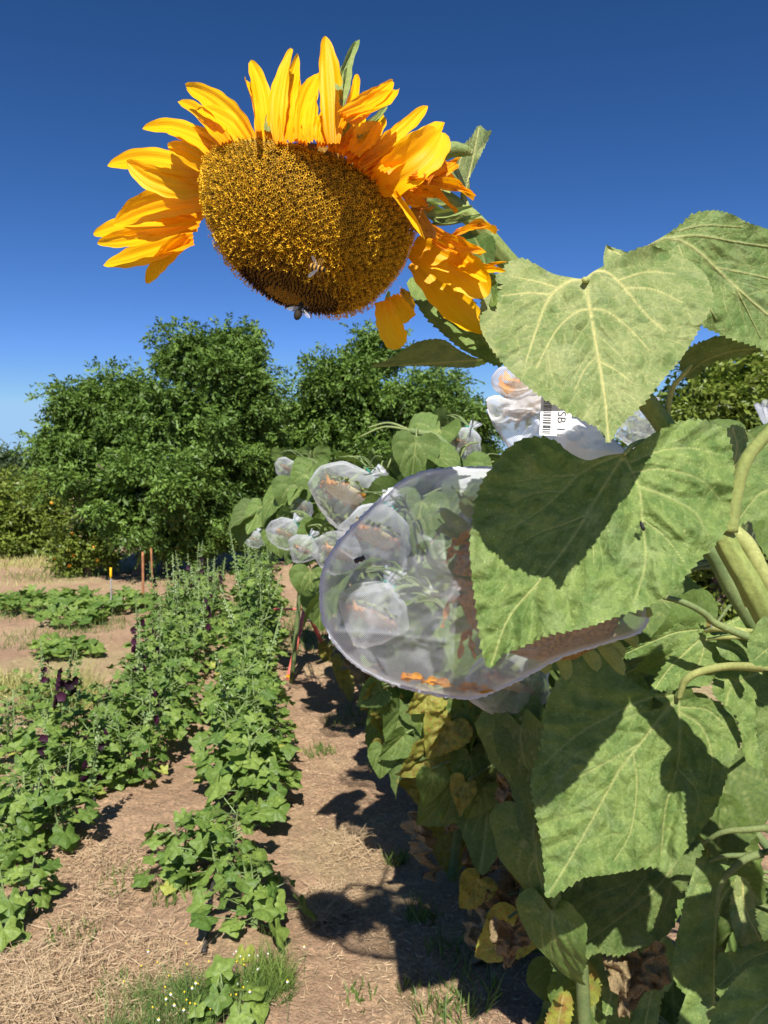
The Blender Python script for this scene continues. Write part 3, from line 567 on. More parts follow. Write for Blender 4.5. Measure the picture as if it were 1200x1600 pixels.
# ------------------------------------------------------------------ leaves
def closed(pts, N):
    p = np.asarray(pts, float); q = np.vstack([p, p, p]); c = catmull(q, len(q)*24); k = len(c)//3; c = c[k-4:2*k+8]
    # one closed turn
    d0 = np.linalg.norm(c-p[0], axis=1); i0 = int(np.argmin(d0[:40])); i1 = len(c)-40+int(np.argmin(d0[-40:])); c = c[i0:i1+1]
    s = np.concatenate([[0], np.cumsum(np.linalg.norm(np.diff(c, axis=0), axis=1))]); u = np.linspace(0, s[-1], N, endpoint=False)
    return np.stack([np.interp(u, s, c[:, 0]), np.interp(u, s, c[:, 1])], -1), u
def pdist(X, Y, a, b):
    ab = b-a; L = max(ab @ ab, 1e-12); t = np.clip(((X-a[0])*ab[0]+(Y-a[1])*ab[1])/L, 0, 1)
    return np.hypot(X-a[0]-t*ab[0], Y-a[1]-t*ab[1]), t
def leaf_grid(outline, center, N, rings, ser=0, per=10, veins=(), rib=26, seed=0, sub=True, power=.8, smooth_near=None):
    o, u = closed(outline, N); r = np.random.RandomState(seed); ctr = np.asarray(center, float)
    tg = np.roll(o, -1, 0)-np.roll(o, 1, 0); nn = np.stack([tg[:, 1], -tg[:, 0]], -1); nn /= np.maximum(np.linalg.norm(nn, axis=1, keepdims=True), 1e-9)
    if np.sum(nn*(o-ctr)) < 0: nn = -nn
    if ser:
        L = u[-1]; ph = u/per+.7*np.interp(u, np.linspace(0, L, 12), r.randn(12)); fr = ph-np.floor(ph); am = ser*(.25+1.4*np.interp(u, np.linspace(0, L, 40), r.rand(40)))
        mask = np.ones(N)
        if smooth_near is not None:
            for s in smooth_near: mask *= np.clip((np.hypot(o[:, 0]-s[0], o[:, 1]-s[1])-s[2])/(s[2]*.5), 0, 1)
        dsp = nn*(am*(fr**1.3-.4)*mask)[:, None]
    else: dsp = np.zeros_like(o)
    t = (np.arange(1, rings+1)/rings)**power; X = ctr[0]+t[:, None]*(o[:, 0]-ctr[0]); Y = ctr[1]+t[:, None]*(o[:, 1]-ctr[1])
    X = X+(t**16)[:, None]*dsp[:, 0]; Y = Y+(t**16)[:, None]*dsp[:, 1]
    X = np.concatenate([[ctr[0]], X.ravel()]); Y = np.concatenate([[ctr[1]], Y.ravel()]); T = np.concatenate([[0], np.repeat(t, N)]); TH = np.concatenate([[0], np.tile(u/u[-1], rings)])
    j = np.arange(N); j2 = (j+1) % N; tri = np.stack([np.zeros(N, int), 1+j, 1+j2], -1); i = np.arange(rings-1)[:, None]*N
    q = np.stack([1+i+j, 1+i+N+j, 1+i+N+j2, 1+i+j2], -1).reshape(-1, 4)
    vein = np.zeros(len(X)); dm = np.full(len(X), 1e9)
    allv = []
    for pl, w0, w1 in veins:
        c = catmull(np.array(pl, float), 10*len(pl)); allv.append((c, w0, w1, 1.0))
        if sub:
            s = np.concatenate([[0], np.cumsum(np.linalg.norm(np.diff(c, axis=0), axis=1))]); k = rib*.8; sg = 1
            while k < s[-1]*.95:
                p = np.array([np.interp(k, s, c[:, 0]), np.interp(k, s, c[:, 1])]); p2 = np.array([np.interp(k+2, s, c[:, 0]), np.interp(k+2, s, c[:, 1])]); d = (p2-p)/max(np.linalg.norm(p2-p), 1e-6)
                a = sg*(.85+.2*r.randn()); e = np.array([d[0]*math.cos(a)-d[1]*math.sin(a), d[0]*math.sin(a)+d[1]*math.cos(a)]); LL = rib*(1.6+1.2*r.rand())
                bend = np.array([d[0], d[1]])*LL*.25; allv.append((np.array([p, p+e*LL*.35, p+e*LL*.7+bend*.4, p+e*LL+bend]), min(w0, w1)*.45, w1*.2, .5)); sg = -sg; k += rib*(.55+.25*r.rand())
    for c, w0, w1, am in allv:
        n = len(c)-1
        for k in range(n):
            d, tt = pdist(X, Y, c[k], c[k+1]); wd = w0+(w1-w0)*(k+tt)/n; vein = np.maximum(vein, am*np.exp(-(d/wd)**2))
            if am > .9: dm = np.minimum(dm, d)
            else: dm = np.minimum(dm, d+3*w0)
    return X, Y, T, TH, vein, dm, [tri, q]
def hero_leaf(name, outline, center, d0, gx, gy, mat, veins, parent=None, seed=0, ser=3.6, per=10, va=-.0016, puff=.006, rib=30, bow=0.0, bow_y=0.0, waves=.006, N=460, rings=64, hole=None, smooth_near=None, label=None, dfun=None, fold=0.):
    X, Y, T, TH, vein, dm, fs = leaf_grid(outline, center, N, rings, ser, per, veins, rib, seed, True, .8, smooth_near)
    cx, cy = center; d = d0+gx*(X-cx)+gy*(Y-cy)+bow*((X-cx)/150)**2+bow_y*((Y-cy)/150)**2
    d = d+waves*(fbm(X/70, Y/70, seed+60, 3)*1.6)+.5*waves*np.sin(TH*38+seed)*T**4
    d = d-va*vein*1.0-puff*(1-np.exp(-(dm/16)**2))+.25*puff*fbm(X/14, Y/14, seed+5, 2)
    if dfun is not None: d = d+dfun(X, Y)
    if hole:
        for hx, hy, rx, ry in hole:
            def keep(f):
                mx = X[f].mean(1); my = Y[f].mean(1); a = np.arctan2(my-hy, mx-hx); return ((mx-hx)/rx)**2+((my-hy)/ry)**2 > 1+.35*np.sin(3*a+1)+.2*np.sin(7*a)
            fs = [f[keep(f)] for f in fs]
    return part(name, (P(X, Y, d), fs, {'vein': vein, 'tt': T}), mat, parent, label=label)
HEART = [(0, .03), (.06, -.07), (.17, -.15), (.31, -.16), (.43, -.08), (.50, .06), (.50, .22), (.44, .40), (.34, .57), (.22, .74), (.10, .90), (0, 1.0), (-.10, .90), (-.22, .74), (-.34, .57), (-.44, .40), (-.50, .22), (-.50, .06), (-.43, -.08), (-.31, -.16), (-.17, -.15), (-.06, -.07)]
def gen_leaf_mesh(name, mat, seed, droop, fold, crumple=0.0, N=84, rings=13):
    r = np.random.RandomState(seed); o = np.array(HEART); o[:, 0] *= .88+.25*r.rand(); o[:, 0] += .06*r.randn()*o[:, 1]**2
    vs = [([(0, .03), (.01, .4), (0, .97)], .02, .008), ([(0, .03), (.12, .16), (.22, .36), (.27, .58)], .016, .007), ([(0, .03), (-.12, .16), (-.22, .36), (-.27, .58)], .016, .007), ([(.05, .08), (.22, .08), (.40, .12)], .012, .005), ([(-.05, .08), (-.22, .08), (-.40, .12)], .012, .005), ([(0, .3), (.12, .45), (.18, .66)], .010, .005), ([(0, .3), (-.12, .45), (-.18, .66)], .010, .005)]
    X, Y, T, TH, vein, dm, fs = leaf_grid(o, (0, .3), N, rings, .022, .062, vs, .12, seed, False, .85, [(0, 0, .12)])
    Z = -droop*np.clip(Y, 0, 2)**2+fold*np.abs(X)-.35*abs(fold)*X*X+.05*fbm(X*3+seed, Y*3, 20+seed)+.02*(1-np.exp(-(dm/.05)**2))+.02*np.sin(TH*44)*T**4+.02*r.randn()*X*8*X
    if crumple:
        Z = Z+crumple*fbm(X*6, Y*6, 30+seed)*1.2; X = X*(1-.45*crumple*2*np.clip(Y, 0, 1))+crumple*.5*fbm(X*5, Y*5, 37+seed); Y = Y+crumple*.4*fbm(X*5, Y*5, 44+seed)
    return raw_mesh(name, np.stack([X, Y, Z], -1), fs, mat, {'vein': vein, 'tt': T})
LEAFM = {'green': [gen_leaf_mesh('leaf', M['leaf_gen'], k, (.15, .3, .5, .2, .35, .1)[k], (.15, .35, .1, .5, .25, -.1)[k]) for k in range(6)],
         'yellow': [gen_leaf_mesh('yellow_leaf', M['leaf_yel'], 10+k, .4, .4, .12) for k in range(3)],
         'dry': [gen_leaf_mesh('dry_leaf', M['leaf_dry'], 20+k, .5, .6, .34) for k in range(3)]}
def place_leaf(parent, pos, yd, nd, size, kind='green', rnd=None, name=None):
    rr = rnd or rs; me = LEAFM[kind][rr.randint(len(LEAFM[kind]))]; yd = nrm(yd); nd = np.asarray(nd, float); xd = nrm(np.cross(yd, nd)); zd = np.cross(xd, yd)
    o = bpy.data.objects.new(name or ('leaf' if kind == 'green' else 'yellow_leaf' if kind == 'yellow' else 'dry_leaf'), me); link(o); o.parent = parent
    loc = np.asarray(pos)-np.array(parent.location); m = Matrix.Identity(4)
    for c in range(3):
        v = (xd, yd, zd)[c]*size
        for q in range(3): m[q][c] = v[q]
    for q in range(3): m[q][3] = loc[q]
    o.matrix_local = m; return o
def leaf_px(parent, stemL, px, py, d, size, ang, face=(0, .3, .95), kind='green', stem_from=None):
    """a leaf whose petiole joint shows at px,py; ang = screen direction of the tip (deg, 0 right, -90 down); face = normal in view axes"""
    p = P(px, py, d); a = math.radians(ang); ez = -FW; yd = RT*math.cos(a)+UP*math.sin(a)+ez*.15; nd = RT*face[0]+UP*face[1]+ez*face[2]
    o = place_leaf(parent, p, yd, nd, size, kind)
    if stem_from is not None: stemL.append(tube([stem_from, (np.asarray(stem_from)+p)/2+np.array([0, 0, .03]), p-yd*.01], [.006, .0045, .0035], 7, 12, vein=.3))
    return o
# ------------------------------------------------------------------ sunflower heads
def head_geo(R, Hd, seed, dirn, disc_mat, npet=16, petmat='petal_dry', back=.35):
    """generic head at the origin, facing dirn; returns list of (name, geo, material key)"""
    r = np.random.RandomState(seed); B = basis(dirn); out = []
    out.append(('disc', ellipsoid((0, 0, 0), (R, R, Hd), B, 28, 18, lambda d: np.where(d[:, 2] > 0, 1+.02*r.randn(len(d)), .02)), disc_mat))
    out.append(('receptacle', ellipsoid(-B[2]*.004, (R*1.06, R*1.06, R*back), B, 24, 14, lambda d: np.where(d[:, 2] < 0, 1.0, .02)*(1+.05*np.cos(np.arctan2(d[:, 1], d[:, 0])*14))), 'bract'))
    g = []
    for k in range(26):
        a = k*6.283/26+.1*r.randn(); rd = B[0]*math.cos(a)+B[1]*math.sin(a); L = R*(.35+.25*r.rand()); p = rd*R*1.0-B[2]*.01
        g.append(ribbon([p, p+rd*L*.5-B[2]*L*.1*r.randn(), p+rd*L*.8+B[2]*L*.5*(r.rand()-.3)], R*.28, np.cross(rd, B[2]), 8, 5, .003))
    out.append(('bracts', merge(g), 'bract')); g = []
    for k in range(npet):
        a = k*6.283/npet+.2*r.randn(); rd = B[0]*math.cos(a)+B[1]*math.sin(a); L = R*(.45+.6*r.rand()); p = rd*R*.98+B[2]*.005
        dn = np.array([0, 0, -1.])*L*.5*r.rand(); L *= .40; g.append(ribbon([p, p+rd*L*.4+B[2]*L*.35+.006*r.randn(3), p+rd*L*.5+B[2]*L*.8*r.rand()+dn+.012*r.randn(3)], R*.30, np.cross(rd, B[2])+.3*r.randn(3), 12, 5, .006, wav=.006, seed=k))
    out.append(('dried_petals', merge(g), petmat)); return out
HEADS = {}
def get_head(kind, k):
    key = (kind, k)
    if key not in HEADS:
        R = .095; d = [(0, 0, 1)]
        HEADS[key] = [(n, raw_mesh(n, V, f, M[m], at), n) for n, (V, f, at), m in head_geo(R, R*(.42 if kind == 'brown' else .3), 5+k, np.array([0, 0, 1.]), 'disc_in' if kind == 'brown' else 'disc_pale', 18)]
    return HEADS[key]
def place_head(parent, pos, dirn, scale=1.0, kind='brown', k=0):
    B = basis(dirn, (1, .3, .2)); first = None
    for n, me, nm in get_head(kind, k):
        o = bpy.data.objects.new('flower_head' if nm == 'disc' else nm, me); link(o)
        if first is None:
            first = o; o.parent = parent; loc = np.asarray(pos)-np.array(parent.location); m = Matrix.Identity(4)
            for c in range(3):
                for q in range(3): m[q][c] = B[c][q]*scale
            for q in range(3): m[q][3] = loc[q]
            o.matrix_local = m
        else: o.parent = first
    return first
# ------------------------------------------------------------------ mesh bags
def bag_geo(seed, puff=True):
    r = np.random.RandomState(seed); n = 56; s = np.linspace(0, 1, 40)
    zz = np.interp(s, [0, .08, .25, .5, .68, .80, .84, .90, 1.0], [-1.0, -.98, -.72, -.05, .55, .86, .95, 1.12, 1.35]); rr = np.interp(s, [0, .08, .25, .5, .68, .80, .84, .90, 1.0], [.02, .42, .85, 1.0, .72, .22, .10, .20, .28 if puff else .15])
    th = np.arange(n)*6.283/n; S_, TH = np.meshgrid(s, th, indexing='ij'); ph = r.rand(6)*6.28
    fold = sum(np.cos((3+k*2)*TH+ph[k]+1.5*math.sin(k)*S_) for k in range(4))*.25
    R = rr[:, None]*(1+(.07+.32*np.clip((S_-.5)*2, 0, 1))*fold+.22*fbm(np.cos(TH)*1.6+3, np.sin(TH)*1.6+S_*4+seed, seed, 3)+.05*fbm(TH*5, S_*12, seed+9, 2))
    sq = .78+.2*r.rand(); V = np.stack([R*np.cos(TH), R*np.sin(TH)*sq, np.repeat(zz[:, None], n, 1)+.12*fbm(TH, S_*4, seed+3)], -1).reshape(-1, 3)
    V[:, 0] += .16*V[:, 2]**2*r.randn(); V[:, 0] *= 1+.25*r.randn()*np.clip(-V[:, 2], 0, 1); i, j = np.meshgrid(np.arange(39), np.arange(n), indexing='ij'); j2 = (j+1) % n
    q = np.stack([i*n+j, i*n+j2, (i+1)*n+j2, (i+1)*n+j], -1).reshape(-1, 4)
    dens = (.02+.38*np.clip((S_-.55)*2.6, 0, 1)+.10*(fbm(TH*3, S_*7, seed+20) > .25)+.25*np.exp(-((S_-.06)/.03)**2)+.10*(fold > .45)).ravel()
    return (V, [q], {'dens': dens, 'uu': TH.ravel(), 'wv': S_.ravel()}), tube([np.array([.12*math.cos(a), .10*math.sin(a), .95]) for a in np.linspace(0, 6.3, 12)]+[np.array([.3, 0, .9]), np.array([.45, .1, .6])], .022, 6, 40)
BAGS = [bag_geo(40+k) for k in range(5)]; BAGM = [(raw_mesh('mesh_bag', a[0], a[1], M['net_far'], a[2]), raw_mesh('drawstring', b_[0], b_[1], M['teal'], b_[2])) for a, b_ in BAGS]
GB = 'white mesh bags tied over sunflower heads'
def place_bag(pos, neck, scale, label, k=0, squash=(1, 1, 1)):
    o = bpy.data.objects.new('mesh_bag', BAGM[k % 5][0]); link(o); B = basis(neck, (1, .2, 0)); m = Matrix.Identity(4)
    for c in range(3):
        for q in range(3): m[q][c] = B[c][q]*scale*squash[c]
    for q in range(3): m[q][3] = pos[q]
    o.matrix_world = m; tag(o, label, 'mesh bag', GB); s = bpy.data.objects.new('drawstring', BAGM[k % 5][1]); link(s); s.parent = o; return o
# ------------------------------------------------------------------ row plants
GS = 'sunflowers of the bagged row'
def sun_plant(base, head, headdir, label, nleaf=14, seed=0, hs=1.0, kind='brown', size=.24, dead=.42, rad=.016, lo=.12, k=0, side=0.0):
    r = np.random.RandomState(seed); base = np.asarray(base, float); head = np.asarray(head, float); t = empty('sunflower_plant', base, label, 'sunflower', GS)
    topd = head-nrm(headdir)*.05*hs; up = np.array([base[0]+.7*(head[0]-base[0])+.03, base[1]+.5*(head[1]-base[1]), head[2]+.05*hs])
    pts = [base-[0, 0, .05], base+(up-base)*[.15, .2, .4], base+(up-base)*[.5, .6, .8], up, (up+topd)/2+[0, 0, .05], topd]; c = catmull(pts, 50); g = [tube(pts, [rad, rad, rad*.8, rad*.7, rad*.6, rad*.7], 9, 36)]
    for q in range(nleaf):
        u = lo+(1-lo)*(q+.5*r.rand())/nleaf; p = c[int(min(u*.86, .97)*49)]; az = q*2.4+.5*r.randn()+seed
        if side and math.cos(az) > .2 and r.rand() < side: az = math.pi-az
        az_v = np.array([math.cos(az), math.sin(az), 0]); kd = 'green'
        if p[2] < head[2]*dead+.12*r.randn(): kd = 'dry' if r.rand() < .55 else 'yellow'
        s = size*(.75+.5*r.rand())*(1.0 if kd == 'green' else .8)*(1 if u < .85 else .75); L = .10+.10*r.rand(); e = p+az_v*L+np.array([0, 0, (.06 if kd == 'green' else -.06)])
        g.append(tube([p, (p+e)/2+[0, 0, .03], e], [.0045, .0038, .003], 6, 8)); dr = (.5+.9*r.rand()) if kd == 'green' else 2.2
        place_leaf(t, e, az_v*.8+[0, 0, -dr]+.25*r.randn(3), az_v*dr*.7+[0, 0, 1]+.3*r.randn(3), s, kd, r)
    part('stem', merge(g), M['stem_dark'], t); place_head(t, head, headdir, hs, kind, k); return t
ROWDIR = nrm([-.2, 1, 0])
bags = [ # px,py,depth,bag scale,head scale,neck dir,kind,k, label bag, label plant
 (540, 766, 3.5, .158, 1.3, (.75, .1, .65), 'pale', 0, 'largest far mesh bag, clear and rounded, tied with a teal cord at its right shoulder', 'sunflower under the rounded clear bag with the teal tie'),
 (447, 730, 5.7, .085, .85, (.7, .2, .5), 'brown', 1, 'small mesh bag highest on the left, against the dark trees', 'sunflower with the highest small bag at the far left'),
 (472, 792, 5.2, .080, .8, (.3, .2, .9), 'brown', 2, 'small brownish mesh bag left of the large rounded one', 'sunflower half hidden left of the large rounded bag'),
 (445, 832, 4.7, .105, .95, (.6, .1, .6), 'pale', 3, 'crumpled pointed mesh bag hanging low between leaves', 'sunflower carrying the crumpled pointed bag'),
 (473, 857, 4.1, .092, .9, (.5, .1, .8), 'brown', 4, 'small round mesh bag with dried orange petals below the crumpled one', 'sunflower bearing the small round bag with orange petals'),
 (528, 860, 3.6, .118, 1.1, (.5, .1, .8), 'pale', 1, 'mesh bag over a pale yellow head, touching the left rim of the big net bag', 'sunflower with a pale yellow bagged head left of the big net bag'),
 (398, 842, 6.6, .080, .8, (.4, .2, .8), 'pale', 3, 'farthest mesh bag, drooping at the far tip of the row', 'farthest sunflower of the bagged row'),
 (722, 692, 3.3, .085, .8, (.3, .1, .9), 'brown', 0, 'mesh bag above the big net bag with leaves before it', 'sunflower standing above the top edge of the big net bag'),
 (588, 834, 2.7, .128, 1.25, (.3, .2, .9), 'pale', 2, 'mesh bag over a yellowish head seen through the upper left of the big net bag', 'sunflower with yellowish head seen through the big net bag'),
 (582, 958, 2.4, .122, 1.2, (.4, .2, .9), 'pale', 4, 'low white mesh bag seen through the lower left of the big net bag', 'sunflower with a low bagged head seen through the big net bag'),
 (795, 1062, 1.9, .105, 1.0, (.3, .2, .9), 'pale', 0, 'mesh bag over a pinkish pale seed head just under the big net bag', 'sunflower with pinkish pale seed head under the big net bag'),
]
for i, (px, py, d, bs, hs, neck, kd, k, lb, lp) in enumerate(bags):
    h = P(px, py, d); place_bag(h, neck, bs, lb, k, (1.05, 1, .95)); y = h[1]+.12; bx = row_sun(y)+.12*math.sin(i*2.1); base = np.array([bx, y, 0.]); hd = (-.35, -.35, -.8)
    sun_plant(base, h+np.array([0, 0, -.05*bs]), hd, lp, 20 if d > 2.2 else 8, 100+i, hs*bs/.105*.60, kd, .23 if d > 3 else .25, .45, .016, side=.75)
for i, (y, hz) in enumerate(((4.5, 1.45), (5.5, 1.35), (6.2, 1.3), (7.2, 1.25), (3.9, 1.5), (3.1, 1.55), (2.85, 1.25))):
    sun_plant((row_sun(y)+.15, y, 0), (row_sun(y)+.02, y-.1, hz), (-.4, -.5, -.7), 'unbagged leafy sunflower inside the bagged row, head hidden by leaves', 17, 300+i, .8, 'brown', .25, .5, .016, side=.6)
# ------------------------------------------------------------------ the big sunflower
SB = P(1300, 1250, 1.35); SB = np.array([SB[0], SB[1], 0.])
big = empty('sunflower_plant', SB, 'giant sunflower with a drooping open yellow head arching over the field', 'sunflower')
VX = lambda a: RT*a[0]+UP*a[1]-FW*a[2]
O = P(483, 324, .88); vv = nrm(C0-O); vx = nrm(np.cross(UP, vv)); vy = np.cross(vv, vx); A = nrm(-.25*vx-.88*vy+.40*vv); R = .124; H = .114; BA = basis(A, RT)
def dent(d):
    f = lambda p, s: np.exp(-np.sum((d-np.array(p))**2, 1)/s)
    return 1-.11*f((-.72, -.28, .62), .30)+.05*f((.62, -.3, .72), .25)
def rim_d(px, py):
    r = FW+(px-600)/F*RT+(800-py)/F*UP; t = float((O-C0) @ A/(r @ A)); return t if .6 < t < 1.1 else .9
g = [ellipsoid(O, (R*.985, R*.985, H*.985), BA, 60, 40, lambda d: np.where(d[:, 2] > -.05, dent(d), .6))]
head = part('flower_head', ellipsoid(O-A*.004, (R*.97, R*.97, .022), BA, 48, 20, lambda d: np.where(d[:, 2] < 0, 1.0, .3)), M['bract'], big)
disc = part('disc', merge(g), M['disc'], head)
def florets():
    N = 4200; i = np.arange(N)+.5; f = i/N*1.04; ph = np.arccos(np.clip(1-f, -1, 1)); th = i*2.399963
    d = np.stack([np.sin(ph)*np.cos(th), np.sin(ph)*np.sin(th), np.cos(ph)], -1); c = O+(d*[R, R, H]*dent(d)[:, None]) @ BA; n = nrm((d/[R, R, H]) @ BA); z = ph/1.67
    a1 = nrm(np.cross(n, rs.randn(N, 3))); a2 = np.cross(n, a1); sp = .0027; gs = []
    tilt = nrm(n+.16*rs.randn(N, 3)); ro = rs.rand(N)
    def place(sel, V, tri, zone, sc, hh):
        k = len(V); VV = c[sel][:, None]+sc[:, None, None]*(V[None, :, 0, None]*a1[sel][:, None]+V[None, :, 1, None]*a2[sel][:, None])+(hh[:, None]*V[None, :, 2])[..., None]*tilt[sel][:, None]
        m = len(VV); return VV.reshape(-1, 3), [(tri[None]+(np.arange(m)*k)[:, None, None]).reshape(-1, tri.shape[1])], {'zone': np.tile(zone, m), 'rnd': np.repeat(ro[sel], k)}
    # open florets: tube, five spreading lobes, curled stigma
    V = []; zn = []; F4 = []
    for k in range(5):
        a = k*1.2566; V.append((.5*math.cos(a), .5*math.sin(a), 0)); zn.append(0)
    for k in range(5):
        a = k*1.2566; V.append((.42*math.cos(a), .42*math.sin(a), .75)); zn.append(.35)
    for k in range(5):
        a = (k+.5)*1.2566; V.append((1.25*math.cos(a), 1.25*math.sin(a), .98)); zn.append(1.0)
    V += [(.14, 0, .6), (-.14, 0, .6), (.16, .1, 1.25), (-.16, .1, 1.25), (.5, .3, 1.5), (.55, .55, 1.25), (-.5, -.2, 1.5), (-.6, -.45, 1.25)]; zn += [.3, .3, .8, .8, .95, 1, .95, 1]
    tr = []
    for k in range(5): k2 = (k+1) % 5; tr += [(k, k2, 5+k2), (k, 5+k2, 5+k), (5+k, 5+k2, 10+k)]
    tr += [(15, 16, 17), (16, 18, 17), (17, 18, 19), (17, 19, 20), (18, 17, 21), (18, 21, 22)]
    V = np.array(V, float); tr = np.array(tr)
    so = np.where(z > .40)[0]; gs.append(place(so, V, tr, np.array(zn), sp*(.85+.3*rs.rand(len(so))), .0044*(.8+.5*rs.rand(len(so)))))
    # stigma zone: longer curls
    V2 = V.copy(); V2[10:15, :2] *= .7; V2[17:, 2] += .5; sm = np.where((z > .30) & (z <= .52) & (rs.rand(N) < .8))[0]; gs.append(place(sm, V2, tr, np.array(zn)*.8, sp*(.9+.3*rs.rand(len(sm))), .0052*(.8+.5*rs.rand(len(sm)))))
    # closed buds
    Vb = np.array([(.42*math.cos(k*1.2566), .42*math.sin(k*1.2566), 0) for k in range(5)]+[(.36*math.cos(k*1.2566), .36*math.sin(k*1.2566), .8) for k in range(5)]+[(0, 0, 1.1)]); tb = []
    for k in range(5): k2 = (k+1) % 5; tb += [(k, k2, 5+k2), (k, 5+k2, 5+k), (5+k, 5+k2, 10)]
    s = np.where((z > .13) & (z <= .36))[0]; gs.append(place(s, Vb, np.array(tb), np.array([-.5]*5+[-.35]*5+[.5]), sp*(.7+.3*rs.rand(len(s))), .0055*(.7+.6*rs.rand(len(s)))))
    s = np.where(z <= .13)[0]; gs.append(place(s, Vb, np.array(tb), np.array([.2]*5+[.25]*5+[.35]), sp*(.9+.2*rs.rand(len(s))), .0018*(.7+.6*rs.rand(len(s)))))
    return merge(gs)
part('florets', florets(), M['floret'], head, smooth=False)
def petal(bx, by, tx, ty, w, bow=0.0, dt=0.0, tw=0.0, mat='petal', cup=.006, mid=0.0, wav=.002, db=0.0, curl=0.0, prof=None, name='petal', par=None, ridge=.0011):
    w = w*(1.28 if mat == 'petal' and w > 24 else 1.1); d0 = rim_d(bx, by)+db; L = math.hypot(tx-bx, ty-by); nx, ny = -(ty-by)/L, (tx-bx)/L; d1 = d0+dt; dm = (d0+d1)/2+mid
    p = [P(bx, by, d0), P(bx+(tx-bx)*.33+nx*bow*.8, by+(ty-by)*.33+ny*bow*.8, d0*.6+d1*.4+mid*.9), P(bx+(tx-bx)*.68+nx*bow*.85, by+(ty-by)*.68+ny*bow*.85, d0*.3+d1*.7+mid*.9), P(tx, ty, d1)]
    T = nrm(p[-1]-p[0]); sd = nrm(np.cross(T, FW)); a = math.radians(tw); sd = sd*math.cos(a)+np.cross(T, sd)*math.sin(a)
    return part(name, ribbon(p, w*d0/F, sd, 30, 17, cup, ridge, 3.2, wav, prof, rs.rand()*9, curl), M[mat], par or head)
fat = lambda t: ((t+.10)**.5*(1-t+.004)**.45)/.74
blunt = lambda t: (t+.25)**.4*(1-t**6+.01)**.5
# (base x, base y, tip x, tip y, width, bow, tip depth change, twist)
pets = [(302, 372, 162, 414, 44, -4, .05, 10), (293, 368, 229, 443, 30, 5, .05, -20), (312, 350, 146, 366, 50, 6, .06, 15), (305, 340, 152, 380, 36, -6, .07, -10), (320, 312, 178, 350, 52, 12, .07, -18), (318, 335, 190, 352, 40, -6, .03, 25),
 (335, 283, 168, 258, 52, 17, .06, 12), (330, 290, 198, 252, 46, -16, .02, -22), (320, 300, 294, 295, 26, 0, .0, 0), (358, 250, 223, 200, 42, 17, .06, 14), (352, 243, 262, 205, 30, 8, .08, -20), (353, 222, 279, 158, 34, 5, .12, 20), (398, 232, 290, 134, 44, 14, .08, -12), (396, 236, 308, 172, 42, 12, .05, 18),
 (380, 236, 318, 210, 26, 4, .1, 0), (412, 230, 391, 95, 36, 9, .07, 14), (404, 205, 382, 122, 16, 3, .12, 40), (436, 224, 456, 76, 33, -7, .05, -16), (440, 222, 466, 86, 28, -3, .09, 25), (457, 222, 468, 118, 24, 3, .08, -30), (470, 220, 497, 114, 36, -6, .09, 12), (486, 222, 492, 150, 30, -2, .05, -18), (500, 222, 505, 180, 26, 0, .02, 0),
 (521, 224, 509, 57, 40, 2, .01, 4), (534, 200, 556, 116, 22, 5, .13, 20), (537, 184, 622, 140, 34, 10, .09, -10), (535, 178, 614, 126, 30, 8, .11, 20), (545, 192, 596, 160, 36, -3, .12, 8), (556, 262, 668, 166, 33, 8, .06, -18), (566, 268, 628, 196, 30, 5, .1, 15), (574, 274, 618, 205, 34, 2, .07, 0), (528, 236, 568, 168, 34, 4, .1, 5), (540, 246, 600, 180, 40, 4, .1, 10), (552, 256, 590, 200, 40, -4, .06, -10), (580, 282, 650, 214, 46, 6, .09, 5), (562, 262, 640, 185, 36, 6, .09, 12)]
for q in pets: petal(*q)
for q in ((505, 230, 514, 168, 34, 0, .05, 0), (522, 238, 542, 178, 36, 0, .07, 6), (322, 330, 205, 325, 40, 4, .05, 5), (330, 300, 240, 280, 34, 4, .06, 8), (425, 228, 418, 175, 34, 0, .05, 0), (470, 224, 478, 140, 30, 2, .08, 10), (510, 222, 520, 150, 34, 0, .08, 0), (552, 240, 590, 190, 40, 2, .06, 10), (342, 262, 262, 228, 34, 6, .05, -8), (375, 240, 330, 190, 36, 4, .06, 0), (590, 300, 640, 262, 50, 2, .05, 0)): petal(*q)
petal(588, 288, 690, 206, 64, 12, -.01, 8, cup=.012, mid=-.02, prof=fat)
petal(598, 268, 690, 190, 44, 6, .05, -20, prof=fat)
for q in ((612, 292, 714, 332, 30, -14, .02, -15), (645, 276, 716, 250, 30, 8, .05, 15), (665, 280, 712, 258, 24, 2, .06, -25), (655, 285, 744, 306, 20, -6, .04, 10), (640, 280, 740, 312, 26, -9, .05, -25), (620, 296, 668, 318, 32, 3, .02, 10)): petal(*q, mat='petal_wilt', wav=.006)
petal(605, 288, 664, 374, 14, -5, -.03, 30); petal(597, 322, 598, 296, 10, 0, -.01, 20)
petal(640, 330, 676, 372, 34, -6, .0, 30, mat='petal_dry', wav=.008); petal(632, 318, 672, 330, 26, -4, .02, -20, mat='petal_dry', wav=.008); petal(650, 345, 678, 366, 30, 6, .03, 10, mat='petal_dry', wav=.01)
for q in ((666, 352, 758, 392, 24, 8, .03, 20), (668, 362, 752, 398, 26, 4, .02, -25), (700, 372, 778, 360, 13, -12, .03, 15), (712, 362, 775, 364, 10, -8, .03, -30), (676, 374, 735, 398, 20, 5, .03, 0)): petal(*q, mat='petal_wilt', wav=.005)
petal(644, 386, 762, 462, 62, -10, -.02, 8, cup=.010, prof=fat); petal(650, 408, 756, 520, 56, 8, -.02, -10, cup=.012, prof=fat); petal(690, 420, 790, 424, 20, -3, -.05, 10); petal(700, 470, 757, 518, 22, -3, -.04, -25); petal(745, 424, 792, 408, 7, -4, -.03, 30); petal(700, 400, 762, 440, 26, 3, -.04, -15)
